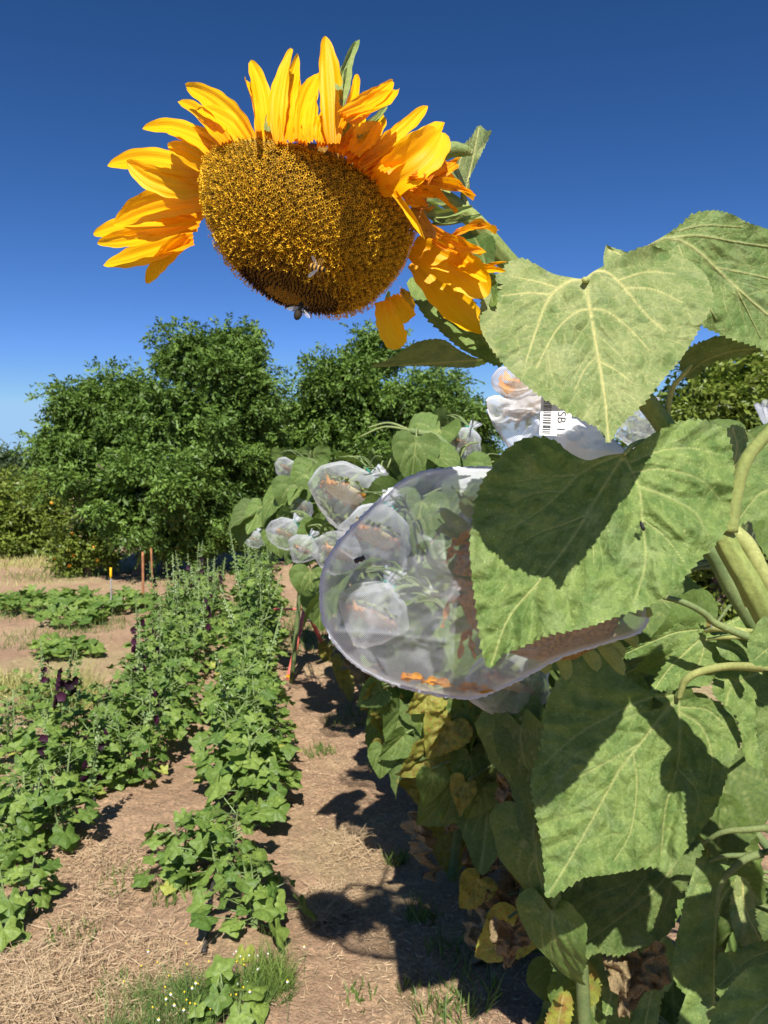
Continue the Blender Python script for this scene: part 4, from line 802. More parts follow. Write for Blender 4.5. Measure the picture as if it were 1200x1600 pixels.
petal(598, 470, 628, 542, 34, 6, .02, 5, prof=blunt); petal(625, 455, 648, 480, 26, 4, .04, -20, prof=blunt, mat='petal_wilt'); petal(612, 462, 640, 500, 28, 0, .04, 30, prof=blunt)
# green bracts round the back
br = lambda *a, **k: petal(*a, mat='bract', name='bract', ridge=.0006, **k)
br(533, 165, 559, 63, 26, -9, .14, 40, db=.05); br(530, 140, 545, 100, 20, 2, .16, -30, db=.06); br(662, 338, 738, 322, 15, 4, .05, 20, db=.03); br(672, 352, 752, 336, 16, 5, .05, -20, db=.03); br(350, 226, 330, 205, 20, 0, .06, 0, db=.03); br(418, 205, 430, 180, 22, 0, .06, 0, db=.03)
br(655, 320, 702, 345, 34, 4, .06, 20, db=.04); br(640, 310, 700, 318, 30, 4, .08, -20, db=.05); br(420, 222, 405, 180, 22, 0, .08, 0, db=.04); br(530, 215, 550, 190, 20, 0, .05, 0, db=.02); br(560, 215, 605, 165, 18, 4, .09, 0, db=.05); br(700, 388, 760, 470, 34, 4, .05, 20, db=.04); br(608, 455, 604, 512, 12, 0, .05, 20, db=.05)
part('bract', tube([P(650, 275, .96), P(672, 246, .95), P(705, 234, .945), P(728, 236, .945), P(735, 240, .945), P(738, 233, .945)], [.014, .013, .010, .007, .0025, .001], 10, 40, noise=.03), M['bract'], head)
# the stalk
st = [P(505, 275, .90), P(580, 262, .97), P(660, 290, 1.00), (P(735, 340, 1.0)), P(785, 400, 1.02), P(850, 470, 1.06), P(940, 560, 1.12), P(1020, 640, 1.17), P(1085, 745, 1.18), P(1135, 850, 1.17), P(1185, 940, 1.18), P(1260, 1100, 1.25), P(1300, 1300, 1.33), SB+[0, 0, .5], SB-[0, 0, .05]]
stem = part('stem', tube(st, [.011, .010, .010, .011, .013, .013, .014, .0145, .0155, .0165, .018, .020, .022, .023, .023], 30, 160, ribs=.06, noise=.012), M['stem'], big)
def pet_tube(pts, rad, mat='petiole', par=None, name='petiole', n=12): return part(name, tube(pts, rad, n, 40, noise=.01, vein=.2), M[mat], par or big)
pet_tube([P(1240, 640, 1.12), P(1205, 672, 1.13), P(1168, 715, 1.14), P(1150, 765, 1.15), P(1138, 830, 1.16)], [.008, .0095, .0100, .0115, .014], 'stem')
pet_tube([P(1128, 815, 1.19), P(1165, 850, 1.18), P(1195, 905, 1.18), P(1240, 990, 1.2)], [.011, .014, .013, .012], 'petiole')
pet_tube([P(1105, 820, 1.22), P(1125, 850, 1.21), P(1150, 895, 1.2), P(1172, 945, 1.2)], [.006, .0075, .008, .009])
L1 = [(911, 435), (890, 433), (863, 427), (836, 412), (814, 403), (795, 410), (773, 433), (755, 460), (750, 488), (753, 519), (777, 558), (808, 590), (847, 621), (894, 649), (934, 670), (951, 692), (969, 666), (1004, 633), (1032, 598), (1063, 562), (1088, 523), (1108, 488), (1115, 464), (1102, 429), (1075, 406), (1043, 392), (1012, 384), (981, 394), (949, 412), (926, 425)]
leaf = hero_leaf('leaf', L1, (922, 500), .905, .0001, -.00042, M['leaf_pale'], [([(913, 437), (922, 483), (930, 530), (945, 620), (951, 688)], 3.4, 1.6), ([(913, 437), (888, 440), (858, 466), (838, 515), (822, 565)], 3.0, 1.0), ([(913, 437), (930, 424), (953, 428), (980, 455), (1010, 492), (1040, 518)], 3.0, 1.0), ([(922, 483), (900, 488), (868, 518), (838, 575)], 1.8, .8), ([(922, 483), (948, 486), (985, 515), (1015, 548)], 1.8, .8), ([(862, 460), (825, 458), (785, 462)], 1.6, .8), ([(872, 450), (840, 440), (800, 432)], 1.4, .7), ([(975, 450), (1020, 452), (1065, 472)], 1.6, .8), ([(965, 438), (1010, 425), (1055, 428)], 1.4, .7), ([(935, 555), (915, 575), (898, 610)], 1.3, .6), ([(937, 565), (965, 580), (990, 600)], 1.3, .6)],
   big, 1, va=.0012, puff=.010, bow=.012, smooth_near=[(905, 425, 60)], dfun=lambda X, Y: .030*np.exp(-((Y-400)/38)**2)*np.clip((912-X)/90, -1.2, 1)**2)
pet_tube([P(913, 437, .915), P(925, 445, .96), P(950, 500, 1.03), P(965, 560, 1.10)], [.0035, .0045, .006, .008], par=leaf)
L0 = [(985, 400), (1012, 383), (1035, 370), (1063, 351), (1079, 336), (1098, 330), (1122, 329), (1145, 335), (1165, 346), (1200, 358), (1260, 380), (1300, 440), (1290, 510), (1240, 548), (1200, 549), (1180, 541), (1145, 531), (1122, 521), (1098, 510), (1060, 480), (1010, 430)]
hero_leaf('leaf', L0, (1130, 440), 1.04, .0003, .0000, M['leaf_mid'], [([(1010, 384), (1045, 372), (1085, 388), (1130, 430), (1200, 492), (1260, 530)], 3.2, 2.0), ([(1040, 373), (1090, 368), (1150, 378), (1230, 390)], 2.2, 1.0), ([(1120, 418), (1180, 430), (1240, 445)], 1.6, .8), ([(1060, 360), (1100, 352), (1160, 355)], 1.3, .7), ([(1060, 385), (1080, 430), (1120, 500)], 1.5, .8), ([(1150, 450), (1170, 490), (1190, 530)], 1.2, .6)], big, 2, va=.0022, puff=.006, smooth_near=[(1000, 390, 50)], bow=.01, waves=.009)
hero_leaf('leaf', [(946, 384), (957, 387), (985, 395), (1005, 402), (1000, 425), (960, 425), (944, 417)], (970, 405), 1.05, 0, -.0004, M['leaf_pale'], [([(950, 388), (975, 400)], 1.5, 1)], big, 3, N=160, rings=16, ser=1.5)
L2 = [(973, 708), (946, 712), (917, 719), (887, 705), (867, 688), (837, 682), (804, 692), (775, 723), (754, 752), (742, 786), (736, 827), (734, 865), (740, 923), (746, 973), (752, 1015), (764, 1044), (783, 1025), (817, 1011), (854, 994), (887, 987), (921, 979), (950, 969), (975, 960), (1008, 950), (1046, 927), (1075, 898), (1100, 869), (1133, 832), (1142, 786), (1147, 740), (1142, 694), (1129, 669), (1100, 656), (1067, 657), (1033, 671), (1008, 686), (988, 702)]
leaf = hero_leaf('leaf', L2, (945, 800), 1.065, .0000, -.00036, M['leaf_up'], [([(975, 710), (925, 790), (895, 840), (845, 905), (795, 965), (768, 1038)], 2.8, 1.4), ([(975, 709), (940, 722), (905, 742), (878, 768), (840, 800), (790, 830)], 2.2, .8), ([(973, 710), (998, 760), (1004, 815), (1008, 880), (990, 945)], 2.2, .9), ([(998, 760), (1040, 775), (1085, 800), (1104, 835)], 1.7, .8), ([(990, 738), (1035, 733), (1095, 750), (1128, 785)], 1.6, .7), ([(986, 722), (1030, 705), (1080, 700), (1130, 712)], 1.5, .7), ([(915, 805), (880, 820), (845, 832), (810, 850)], 1.4, .6), ([(912, 808), (925, 835), (928, 880)], 1.3, .6), ([(905, 742), (860, 745), (810, 752)], 1.3, .6), ([(880, 768), (840, 770), (800, 785)], 1.2, .6), ([(1003, 810), (1040, 840), (1070, 880)], 1.4, .7)],
   big, 4, va=-.0016, puff=.015, bow=.018, rib=36, smooth_near=[(960, 712, 60)], per=14, ser=5.0, dfun=lambda X, Y: .02*np.exp(-((X-1140)/40)**2)+.010*np.sin((Y-X*.35)/15)*np.clip((X-1000)/60, 0, 1)*np.exp(-((Y-800)/120)**2))
pet_tube([P(975, 710, 1.085), P(990, 695, 1.10), P(1015, 690, 1.13), P(1050, 700, 1.17)], [.003, .004, .005, .006], par=leaf)
L3 = [(1062, 1094), (1087, 1090), (1117, 1094), (1142, 1111), (1154, 1136), (1158, 1158), (1142, 1196), (1129, 1237), (1117, 1267), (1100, 1292), (1075, 1325), (1054, 1350), (1040, 1364), (1025, 1356), (992, 1359), (950, 1367), (912, 1372), (883, 1390), (854, 1402), (850, 1358), (844, 1308), (835, 1267), (829, 1217), (840, 1183), (848, 1140), (854, 1098), (867, 1069), (887, 1040), (921, 1023), (946, 1027), (971, 1048), (1000, 1073), (1025, 1083), (1050, 1084)]
leaf = hero_leaf('leaf', L3, (985, 1200), 1.48, .0000, -.0003, M['leaf_up'], [([(1060, 1086), (1025, 1130), (1000, 1162), (967, 1205), (917, 1296), (880, 1360), (858, 1396)], 3.0, 1.3), ([(1060, 1090), (1062, 1150), (1058, 1200), (1040, 1262), (1033, 1335)], 2.3, 1.0), ([(1058, 1086), (1010, 1093), (960, 1115), (900, 1150), (850, 1195)], 2.2, 1.0), ([(1062, 1112), (1095, 1135), (1112, 1180), (1108, 1230)], 1.8, .8), ([(990, 1180), (995, 1230), (985, 1300), (960, 1345)], 1.7, .8), ([(1000, 1162), (950, 1190), (890, 1220)], 1.5, .7), ([(1064, 1104), (1105, 1110), (1140, 1140)], 1.4, .6), ([(1058, 1200), (1090, 1240), (1085, 1290)], 1.2, .6)],
   big, 5, va=-.0018, puff=.013, bow=.02, rib=36, hole=[(1023, 1100, 11, 9)], smooth_near=[(1050, 1085, 45)], per=13, ser=4.2, dfun=lambda X, Y: .022*np.exp(-((X-(1062-(Y-1200)*.18))/12)**2)*np.clip((Y-1130)/120, 0, 1))
pet_tube([P(1060, 1092, 1.50), P(1072, 1062, 1.485), P(1100, 1048, 1.47), P(1145, 1041, 1.44), P(1210, 1046, 1.37), P(1270, 1060, 1.30)], [.0045, .0075, .0078, .0080, .009, .009], par=leaf)
L4 = [(1045, 1290), (1094, 1312), (1093, 1350), (1075, 1383), (1058, 1412), (1054, 1446), (1033, 1467), (1000, 1481), (967, 1494), (933, 1490), (908, 1504), (864, 1514), (860, 1460), (858, 1408), (880, 1350), (950, 1310)]
hero_leaf('leaf', L4, (975, 1400), 1.85, .0001, -.0003, M['leaf_up'], [([(1085, 1300), (1040, 1370), (1000, 1410), (940, 1455), (868, 1508)], 2.2, 1.0), ([(1010, 1370), (985, 1400), (950, 1430)], 1.4, .7), ([(1050, 1350), (1045, 1400), (1020, 1450)], 1.4, .7), ([(980, 1380), (930, 1400), (890, 1430)], 1.2, .6)], big, 6, va=-.0014, puff=.008, N=380, rings=44, ser=4, per=13)
def fill(outline, c, d, gx, gy, mat, veins, seed, **k): return hero_leaf('leaf', outline, c, d, gx, gy, M[mat], veins, big, seed, N=260, rings=30, **k)
fill([(1085, 1350), (1110, 1340), (1150, 1350), (1148, 1385), (1125, 1430), (1118, 1500), (1119, 1600), (1117, 1680), (1070, 1690), (1060, 1600), (1071, 1558), (1058, 1540), (1050, 1510), (1060, 1450)], (1095, 1480), 1.66, .0001, -.0002, 'leaf_up', [([(1190, 1345), (1150, 1375), (1122, 1420), (1116, 1500), (1116, 1600)], 2.4, 1.4)], 11)
fill([(1146, 1375), (1165, 1372), (1178, 1400), (1182, 1440), (1190, 1470), (1165, 1480), (1148, 1460), (1140, 1420)], (1163, 1430), 1.68, .0002, -.0002, 'leaf_pale', [([(1160, 1375), (1165, 1420), (1188, 1470)], 1.6, 1)], 12)
fill([(1108, 1640), (1115, 1580), (1137, 1545), (1160, 1520), (1190, 1508), (1240, 1520), (1260, 1640), (1180, 1700)], (1180, 1600), 1.2, .0001, -.0003, 'leaf_up', [([(1240, 1540), (1180, 1590), (1130, 1660)], 2.2, 1.2)], 13)
fill([(1120, 1495), (1150, 1485), (1190, 1470), (1230, 1475), (1230, 1530), (1170, 1540), (1125, 1560)], (1170, 1515), 1.6, .0001, -.0004, 'leaf_up', [([(1220, 1480), (1170, 1500), (1125, 1540)], 1.6, 1)], 14)
fill([(900, 1480), (940, 1470), (990, 1480), (1010, 1520), (1005, 1555), (980, 1572), (945, 1586), (938, 1550), (910, 1520)], (960, 1525), 1.98, .0001, -.0003, 'leaf_up', [([(975, 1475), (965, 1520), (948, 1580)], 1.8, 1)], 15)
fill([(1000, 1470), (1040, 1462), (1062, 1500), (1050, 1540), (1035, 1560), (1020, 1640), (990, 1660), (985, 1600), (1000, 1540)], (1025, 1540), 2.0, .0001, -.0002, 'leaf_up', [([(1035, 1465), (1020, 1540), (1000, 1640)], 1.8, 1)], 16)
fill([(905, 1500), (918, 1500), (938, 1530), (936, 1560), (915, 1580), (905, 1560), (908, 1530)], (920, 1540), 1.95, 0, 0, 'leaf_yel', [([(915, 1500), (918, 1575)], 1.3, 1)], 17)
fill([(872, 1555), (890, 1550), (895, 1580), (885, 1620), (865, 1640), (850, 1620), (855, 1585)], (873, 1590), 1.95, 0, 0, 'leaf_yel', [([(880, 1555), (868, 1620)], 1.3, 1)], 18)
fill([(1118, 1050), (1127, 1028), (1150, 1015), (1200, 1010), (1250, 1060), (1240, 1150), (1200, 1200), (1168, 1192), (1158, 1160), (1150, 1120), (1120, 1092), (1112, 1075)], (1175, 1095), 1.56, .0001, -.0003, 'leaf_up', [([(1190, 1050), (1165, 1060), (1142, 1075), (1133, 1105), (1128, 1140)], 2.2, 1.2), ([(1190, 1060), (1195, 1100), (1180, 1150)], 1.8, .9), ([(1160, 1065), (1130, 1062)], 1.4, .7)], 19)
fill([(1188, 1060), (1205, 1050), (1260, 1100), (1260, 1230), (1215, 1240), (1190, 1190), (1180, 1120)], (1215, 1140), 1.22, .0001, -.0003, 'leaf_up', [([(1240, 1080), (1210, 1150), (1200, 1220)], 1.8, 1)], 20)
fill([(1215, 1262), (1250, 1240), (1300, 1235), (1345, 1270), (1370, 1330), (1345, 1400), (1300, 1440), (1250, 1415), (1216, 1380), (1206, 1320)], (1285, 1335), 1.26, .0001, -.0003, 'leaf_up', [([(1300, 1240), (1280, 1330), (1295, 1435)], 2, 1)], 51)  # added leaf outside the frame, there to shade the lower right leaves
fill([(1290, 1400), (1340, 1340), (1420, 1330), (1480, 1380), (1500, 1450), (1450, 1530), (1370, 1580), (1300, 1540), (1270, 1470)], (1380, 1450), .92, .0001, -.0003, 'leaf_up', [([(1420, 1335), (1380, 1450), (1375, 1575)], 2, 1)], 52)  # second unseen leaf, added to keep sun off the bottom right corner
fill([(1062, 565), (1075, 545), (1100, 532), (1135, 523), (1165, 535), (1192, 545), (1172, 553), (1140, 560), (1110, 570), (1085, 590), (1068, 588)], (1115, 550), 1.15, -.0002, .0016, 'leaf_up', [([(1070, 588), (1105, 562), (1150, 548), (1188, 545)], 1.6, 1)], 21)
pet_tube([P(1043, 665, 1.18), P(1044, 635, 1.17), P(1052, 605, 1.16), P(1068, 585, 1.15), P(1080, 570, 1.15)], [.0052, .0048, .0042, .0035, .003])
fill([(1138, 670), (1150, 664), (1165, 672), (1168, 690), (1160, 715), (1150, 735), (1140, 745), (1130, 720)], (1150, 695), 1.24, .0006, 0, 'leaf_pale', [([(1145, 668), (1152, 700), (1145, 740)], 1.3, 1)], 22, ser=3)
fill([(1140, 700), (1190, 690), (1250, 720), (1240, 800), (1170, 815), (1150, 830), (1145, 780)], (1185, 755), 1.6, 0, -.0003, 'leaf_up', [([(1240, 760), (1190, 770), (1155, 810)], 1.8, 1)], 23)
# folded leaf right of the big net bag
fill([(1102, 985), (1085, 990), (1058, 1003), (1046, 1028), (1030, 1050), (1018, 1080), (1045, 1078), (1085, 1075), (1110, 1068), (1122, 1040), (1122, 1010)], (1080, 1030), 1.54, 0, -.0003, 'leaf_up', [([(1106, 988), (1070, 1020), (1045, 1045), (1022, 1078)], 2, 1), ([(1106, 990), (1098, 1020), (1085, 1060)], 1.8, .9)], 24)
fill([(1100, 983), (1080, 972), (1060, 973), (1045, 985), (1010, 1003), (960, 1020), (985, 1030), (1020, 1022), (1055, 1005)], (1045, 998), 1.58, 0, .0004, 'leaf_up', [([(1098, 983), (1050, 990), (975, 1022)], 1.5, .8)], 25)
fill([(1120, 1000), (1168, 1000), (1175, 1015), (1173, 1033), (1150, 1033), (1128, 1026)], (1148, 1015), 1.52, 0, -.0003, 'leaf_up', [([(1122, 1002), (1150, 1015), (1170, 1030)], 1.5, .8)], 26, ser=1)
fill([(1168, 1005), (1178, 980), (1200, 962), (1250, 970), (1250, 1040), (1200, 1042), (1172, 1034)], (1200, 1005), 1.16, 0, -.0003, 'leaf_up', [([(1240, 980), (1180, 1030)], 1.5, .8)], 27, ser=2)
fill([(1090, 985), (1110, 978), (1150, 965), (1175, 948), (1188, 945), (1180, 975), (1160, 985), (1120, 992)], (1135, 976), 1.58, 0, -.001, 'leaf_up', [([(1185, 950), (1130, 978), (1092, 988)], 1.3, .8)], 28, ser=2)
pet_tube([P(1102, 986, 1.53), P(1125, 982, 1.50), P(1168, 988, 1.48), P(1220, 995, 1.42)], [.004, .007, .008, .009]); pet_tube([P(1106, 999, 1.53), P(1135, 996, 1.50), P(1168, 996, 1.48), P(1220, 1006, 1.42)], [.003, .0045, .0048, .005])
pet_tube([P(1038, 933, 1.40), P(1070, 942, 1.41), P(1100, 958, 1.42), P(1120, 975, 1.43), P(1180, 1000, 1.44)], [.005, .0058, .0065, .007, .008], 'stem_dark')
pet_tube([P(1192, 1333, 1.62), P(1160, 1345, 1.63), P(1128, 1380, 1.64), P(1118, 1430, 1.645)], [.009, .008, .005, .004], 'stem_dark'); pet_tube([P(1240, 1320, 1.6), P(1180, 1335, 1.64), P(1130, 1338, 1.67), P(1095, 1352, 1.7)], [.008, .006, .005, .003], 'stem_dark')
pet_tube([P(1240, 1290, 1.6), P(1180, 1295, 1.62), P(1130, 1300, 1.65), P(1098, 1318, 1.68)], [.009, .007, .006, .004], 'stem_dark')
# leaves behind the head
hero_leaf('leaf', [(637, 445), (650, 432), (690, 425), (740, 470), (775, 540), (785, 572), (750, 560), (720, 545), (690, 520), (660, 490)], (705, 500), 1.00, .0002, -.0006, M['leaf_up'], [([(690, 430), (720, 480), (780, 565)], 1.6, 1)], big, 31, N=260, rings=26, ser=4, per=12)
hero_leaf('leaf', [(580, 573), (610, 560), (650, 535), (690, 530), (715, 545), (740, 558), (768, 562), (740, 574), (700, 574), (650, 572)], (680, 557), 1.05, .0003, .0022, M['leaf_up'], [([(765, 562), (700, 566), (640, 570), (585, 573)], 1.6, .8)], big, 32, N=220, rings=20, ser=1.6, per=9)
hero_leaf('leaf', [(735, 300), (722, 296), (708, 280), (705, 262), (715, 235), (735, 215), (748, 196), (760, 204), (768, 205), (758, 228), (745, 255), (735, 275), (728, 292)], (732, 248), 1.0, .0016, -.0003, M['leaf_pale'], [([(727, 298), (738, 250), (748, 200)], 1.7, 1), ([(726, 296), (715, 265), (725, 235)], 1.1, .6)], big, 33, N=240, rings=26, ser=1.8, per=7)
pet_tube([P(728, 292, 1.0), P(724, 305, 1.0), P(732, 330, 1.0), P(745, 352, 1.0)], [.003, .004, .005, .006])
hero_leaf('leaf', [(725, 355), (745, 362), (768, 368), (775, 385), (772, 420), (778, 455), (774, 478), (758, 470), (740, 430), (725, 400), (718, 375)], (750, 410), .97, -.001, -.0006, M['leaf_gen'], [([(735, 358), (755, 400), (770, 470)], 1.6, 1)], big, 34, N=200, rings=20, ser=2)
# ------------------------------------------------------------------ neighbours right beside the camera
def near_plant(label, base, pts, leaves, mat='stem_dark', hd=None):
    t = empty('sunflower_plant', base, label, 'sunflower', GS); g = [tube(pts, [.019, .018, .017, .015, .013], 14, 60, ribs=.03)]
    for px, py, d, s, ang, face, kd in leaves:
        p = P(px, py, d); c = catmull(pts, 60); q = c[np.argmin(np.linalg.norm(c-p-[0, 0, -.05], axis=1))]; leaf_px(t, g, px, py, d, s, ang, face, kd, q)
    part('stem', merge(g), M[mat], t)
    if hd: place_head(t, *hd)
    return t
f1 = (0, .4, .9)
def rl(n, x0, x1, y0, y1, d0, d1, s, kinds=('green',), up=.45):
    o = []
    for k in range(n): o.append((x0+(x1-x0)*rs.rand(), y0+(y1-y0)*rs.rand(), d0+(d1-d0)*rs.rand(), s*(.75+.5*rs.rand()), -90+38*rs.randn(), (.4*rs.randn(), up+.35*rs.randn(), .9), kinds[rs.randint(len(kinds))]))
    return o
b1 = np.array([1.25, 2.0, 0]); near_plant('sunflower stalk in shade behind the giant one, seen between leaf and petioles', b1, [b1, P(1330, 1280, 1.95), P(1240, 1080, 1.9), P(1180, 960, 1.9), P(1140, 870, 1.9), P(1100, 780, 1.9)], rl(12, 900, 1180, 1000, 1400, 2.0, 2.3, .26)+rl(4, 900, 1150, 880, 990, 1.7, 1.9, .2)+[(812, 1130, 1.8, .24, -85, (-.9, -.15, .6), 'green'), (862, 1120, 1.78, .26, -100, (-.6, -.1, .7), 'green'), (838, 1290, 1.8, .24, -95, (-.9, -.1, .5), 'green'), (862, 1420, 1.75, .2, -88, (-.7, -.1, .6), 'green')])
b2 = np.array([.80, 2.2, 0]); near_plant('sunflower with large dark leaves below the big net bag', b2, [b2, P(975, 1320, 2.1), P(880, 1150, 2.1), P(860, 1050, 2.1), P(850, 1000, 2.1)], rl(10, 830, 1000, 1060, 1300, 1.85, 2.2, .22)+rl(9, 790, 900, 1200, 1450, 1.9, 2.2, .13, ('dry', 'yellow', 'dry')), hd=(P(850, 1000, 2.15), (-.3, -.5, -.8), .8, 'brown', 1))
b3 = np.array([.95, 2.0, 0]); near_plant('low leafed sunflower at the bottom right corner', b3, [b3, P(1330, 1650, 2.0), P(1300, 1500, 2.1), P(1240, 1380, 2.2), P(1180, 1300, 2.25)], rl(16, 900, 1230, 1380, 1680, 2.0, 2.3, .24)+rl(6, 860, 1000, 1480, 1640, 2.0, 2.2, .18, ('green', 'green', 'yellow')))
b4 = np.array([.50, 2.55, 0]); near_plant('sunflower with yellow and dried lower leaves beside the soil path', b4, [b4, P(820, 1300, 2.45), P(800, 1150, 2.4), P(790, 1050, 2.4), P(770, 980, 2.4)], rl(42, 670, 850, 1060, 1240, 2.2, 2.6, .13, ('green', 'green', 'green', 'yellow'), .15)+rl(14, 740, 835, 1180, 1400, 2.25, 2.6, .11, ('dry', 'yellow', 'dry')), hd=(P(770, 980, 2.45), (-.3, -.5, -.8), .8, 'pale', 2))
b5 = np.array([.28, 3.0, 0]); near_plant('sunflower with yellowing leaves below the middle of the big net bag', b5, [b5, P(720, 1250, 2.95), P(710, 1100, 2.9), P(700, 980, 2.9), P(690, 820, 2.9)], rl(38, 580, 760, 1040, 1170, 2.7, 3.1, .135, ('green', 'green', 'green', 'yellow'), .15)+rl(12, 650, 750, 1130, 1260, 2.7, 3.1, .13, ('dry', 'yellow')), hd=(P(690, 820, 2.95), (-.3, -.5, -.8), .8, 'pale', 2))
b6 = np.array([.55, 3.1, 0]); near_plant('tall sunflower with fresh heart-shaped leaves above the big net bag', b6, [b6, P(800, 1000, 3.1), P(760, 850, 3.1), P(700, 700, 3.1), P(640, 672, 3.1)], [(650, 688, 3.0, .20, -95, (.1, .45, .9), 'green'), (575, 672, 3.1, .15, -80, (.3, .3, .9), 'green'), (560, 685, 3.1, .18, -135, (-.2, .6, .8), 'green'), (605, 735, 3.0, .20, -92, (.1, .4, .9), 'green'), (680, 712, 3.0, .16, -20, (0, .7, .6), 'green'), (730, 700, 2.9, .16, -60, f1, 'green'), (770, 725, 2.9, .18, -110, f1, 'green'), (745, 690, 3.1, .17, 170, (0, .7, .6), 'green'), (660, 780, 2.9, .22, -100, f1, 'green'), (720, 850, 2.9, .24, -90, f1, 'green'), (640, 900, 2.9, .22, -70, f1, 'green'), (700, 960, 2.8, .24, -100, f1, 'green'), (770, 930, 2.8, .22, -80, f1, 'green')])
b7 = np.array([-.75, 5.9, 0]); near_plant('far sunflower with pale leaves spreading left over the dark tree foot', b7, [b7, P(470, 900, 5.8), P(465, 820, 5.7), P(440, 790, 5.6), P(420, 800, 5.6)], [(395, 800, 5.6, .24, -150, (-.2, .7, .6), 'green'), (410, 790, 5.5, .24, -120, (0, .6, .7), 'green'), (425, 800, 5.5, .22, -90, f1, 'green'), (440, 770, 5.3, .26, -140, (-.2, .7, .6), 'green'), (460, 755, 5.2, .26, -100, f1, 'green'), (480, 740, 5.2, .22, -120, f1, 'green'), (385, 815, 5.7, .2, -110, f1, 'green'), (470, 720, 5.4, .18, -80, f1, 'green'), (430, 830, 5.4, .2, -80, f1, 'green'), (500, 830, 4.5, .22, -130, f1, 'green'), (485, 890, 4.5, .22, -90, f1, 'green'), (500, 930, 4.5, .22, -90, f1, 'green'), (490, 960, 4.5, .2, -90, f1, 'green')])
b8 = np.array([1.05, 1.0, 0]); t8 = empty('sunflower_plant', b8, 'unseen leafy sunflower added beyond the right edge to shade the lower right', 'sunflower', GS); g8 = [tube([b8, b8+[0, 0, .8], b8+[.02, .02, 1.5]], [.02, .018, .015], 12, 20)]  # added plant out of view; its leaves block sun from the right side
for k in range(20):
    p = np.array([.86+.34*rs.rand(), .80+.5*rs.rand(), .55+.95*rs.rand()]); q = np.array([b8[0], b8[1], p[2]-.05]); yd = nrm(p-q)*.5+np.array([0, 0, -.9]); place_leaf(t8, p, yd, np.array([0, -.8, .7])+.3*rs.randn(3), .22+.06*rs.rand()); g8.append(tube([q, (p+q)/2+[0, 0, .04], p], [.006, .005, .004], 6, 10))
part('stem', merge(g8), M['stem_dark'], t8)
# ------------------------------------------------------------------ the big net bag and the tagged bag
def pillow(name, outline, center, D, Bf, Bb, folds, mat, N=260, rings=44, seed=0, wr=.012, gx=0., gy=0., dz=None):
    out = []
    for sg, B in ((-1, Bf), (1, Bb)):
        X, Y, T, TH, vein, dm, fs = leaf_grid(outline, center, N, rings, 0, 10, folds if sg < 0 else (), 30, seed, False, .9)
        cx, cy = center; bul = np.sqrt(np.clip(1-T**2.2, 0, 1)); wrk = wr*(fbm(X/60+sg, Y/60, seed+3)+.8*np.abs(fbm(X/90+Y/50, Y/200-X/160, seed+11)))*bul
        d = D+gx*(X-cx)+gy*(Y-cy)+sg*B*bul+wrk*1.5-.006*vein*bul*(sg < 0)
        f2 = fbm(X/55+Y/160+7*sg, Y/40-X/80, seed+21, 3); dens = .30*np.clip((T-.955)/.045, 0, 1)+.13*vein+.12*np.clip(1-np.abs(f2)*9, 0, 1)*bul+.05*np.clip(fbm(X/90, Y/90, seed+31)*3, 0, 1)
        if dz is not None: dens = dens+dz(X, Y, sg)
        out.append((P(X, Y, d), fs, {'dens': dens, 'uu': X*D/F, 'wv': Y*D/F}))
    return merge(out)
BO = [(1013, 955), (1000, 985), (950, 1003), (880, 1025), (810, 1062), (748, 1088), (700, 1088), (640, 1076), (590, 1058), (550, 1033), (520, 1000), (504, 960), (502, 915), (510, 880), (530, 848), (555, 820), (590, 785), (625, 755), (660, 739), (700, 733), (765, 731), (830, 735), (900, 765), (960, 820), (1005, 890)]
folds = [([(560, 885), (600, 850), (660, 812), (720, 782), (790, 760)], 5, 3), ([(505, 920), (560, 930), (620, 915)], 4, 2), ([(520, 985), (600, 990), (680, 1000), (760, 1010), (840, 1015)], 3, 3), ([(640, 745), (720, 760), (800, 790)], 3, 2), ([(748, 1085), (760, 1040), (740, 960)], 4, 2), ([(700, 940), (730, 880), (790, 820)], 3, 2)]
bag = part('net_bag', pillow('net_bag', BO, (740, 905), 1.29, .10, .16, folds, M['net'], wr=.020, dz=lambda X, Y, s: .42*np.exp(-((Y-745)/16)**2)*np.clip((X-640)/60, 0, 1)*(s < 0)), M['net'])
tag(bag, 'big clear net bag with a stitched rim, bulging left of the large shaded leaf', 'net bag')
bo, _ = closed(BO, 260); part('seam', tube(np.vstack([P(bo[:, 0], bo[:, 1], np.full(260, 1.29)), P(bo[:1, 0], bo[:1, 1], np.array([1.29]))]), .0024+.0010*(np.arange(261) % 2), 8, 261, spline=False, noise=.3), M['seam'], bag)
part('zip_pull', tube([P(555, 877, 1.20), P(569, 871, 1.195)], .0042, 10, 12, noise=.15), M['black'], bag)
bh = empty('sunflower_plant', (1.1, 1.5, 0), 'sunflower whose heavy brown head sits inside the big net bag', 'sunflower', GS)
o = place_head(bh, P(836, 922, 1.33), VX((-.38, -.5, .78)), 1.62, 'brown', 3)
for ch in list(o.children):
    if ch.name.startswith('dried_petals'): bpy.data.objects.remove(ch)
hs_ = P(836, 922, 1.33)-VX((-.38, -.5, .78))*.06; part('stem', tube([np.array([1.1, 1.5, 0]), P(1400, 1250, 1.5), P(1240, 1060, 1.5), P(1150, 930, 1.49), P(1100, 850, 1.47), P(1000, 800, 1.44), P(910, 850, 1.40), hs_], [.02, .02, .018, .016, .014, .012], 12, 50), M['stem_dark'], bh)
def floppy(pts, w, mat, parent, name): return part(name, ribbon([P(*p) for p in pts], w, VX((.3, .5, -.6)), 18, 7, .004, .001, 3, .005, seed=rs.rand()*9), M[mat], parent)
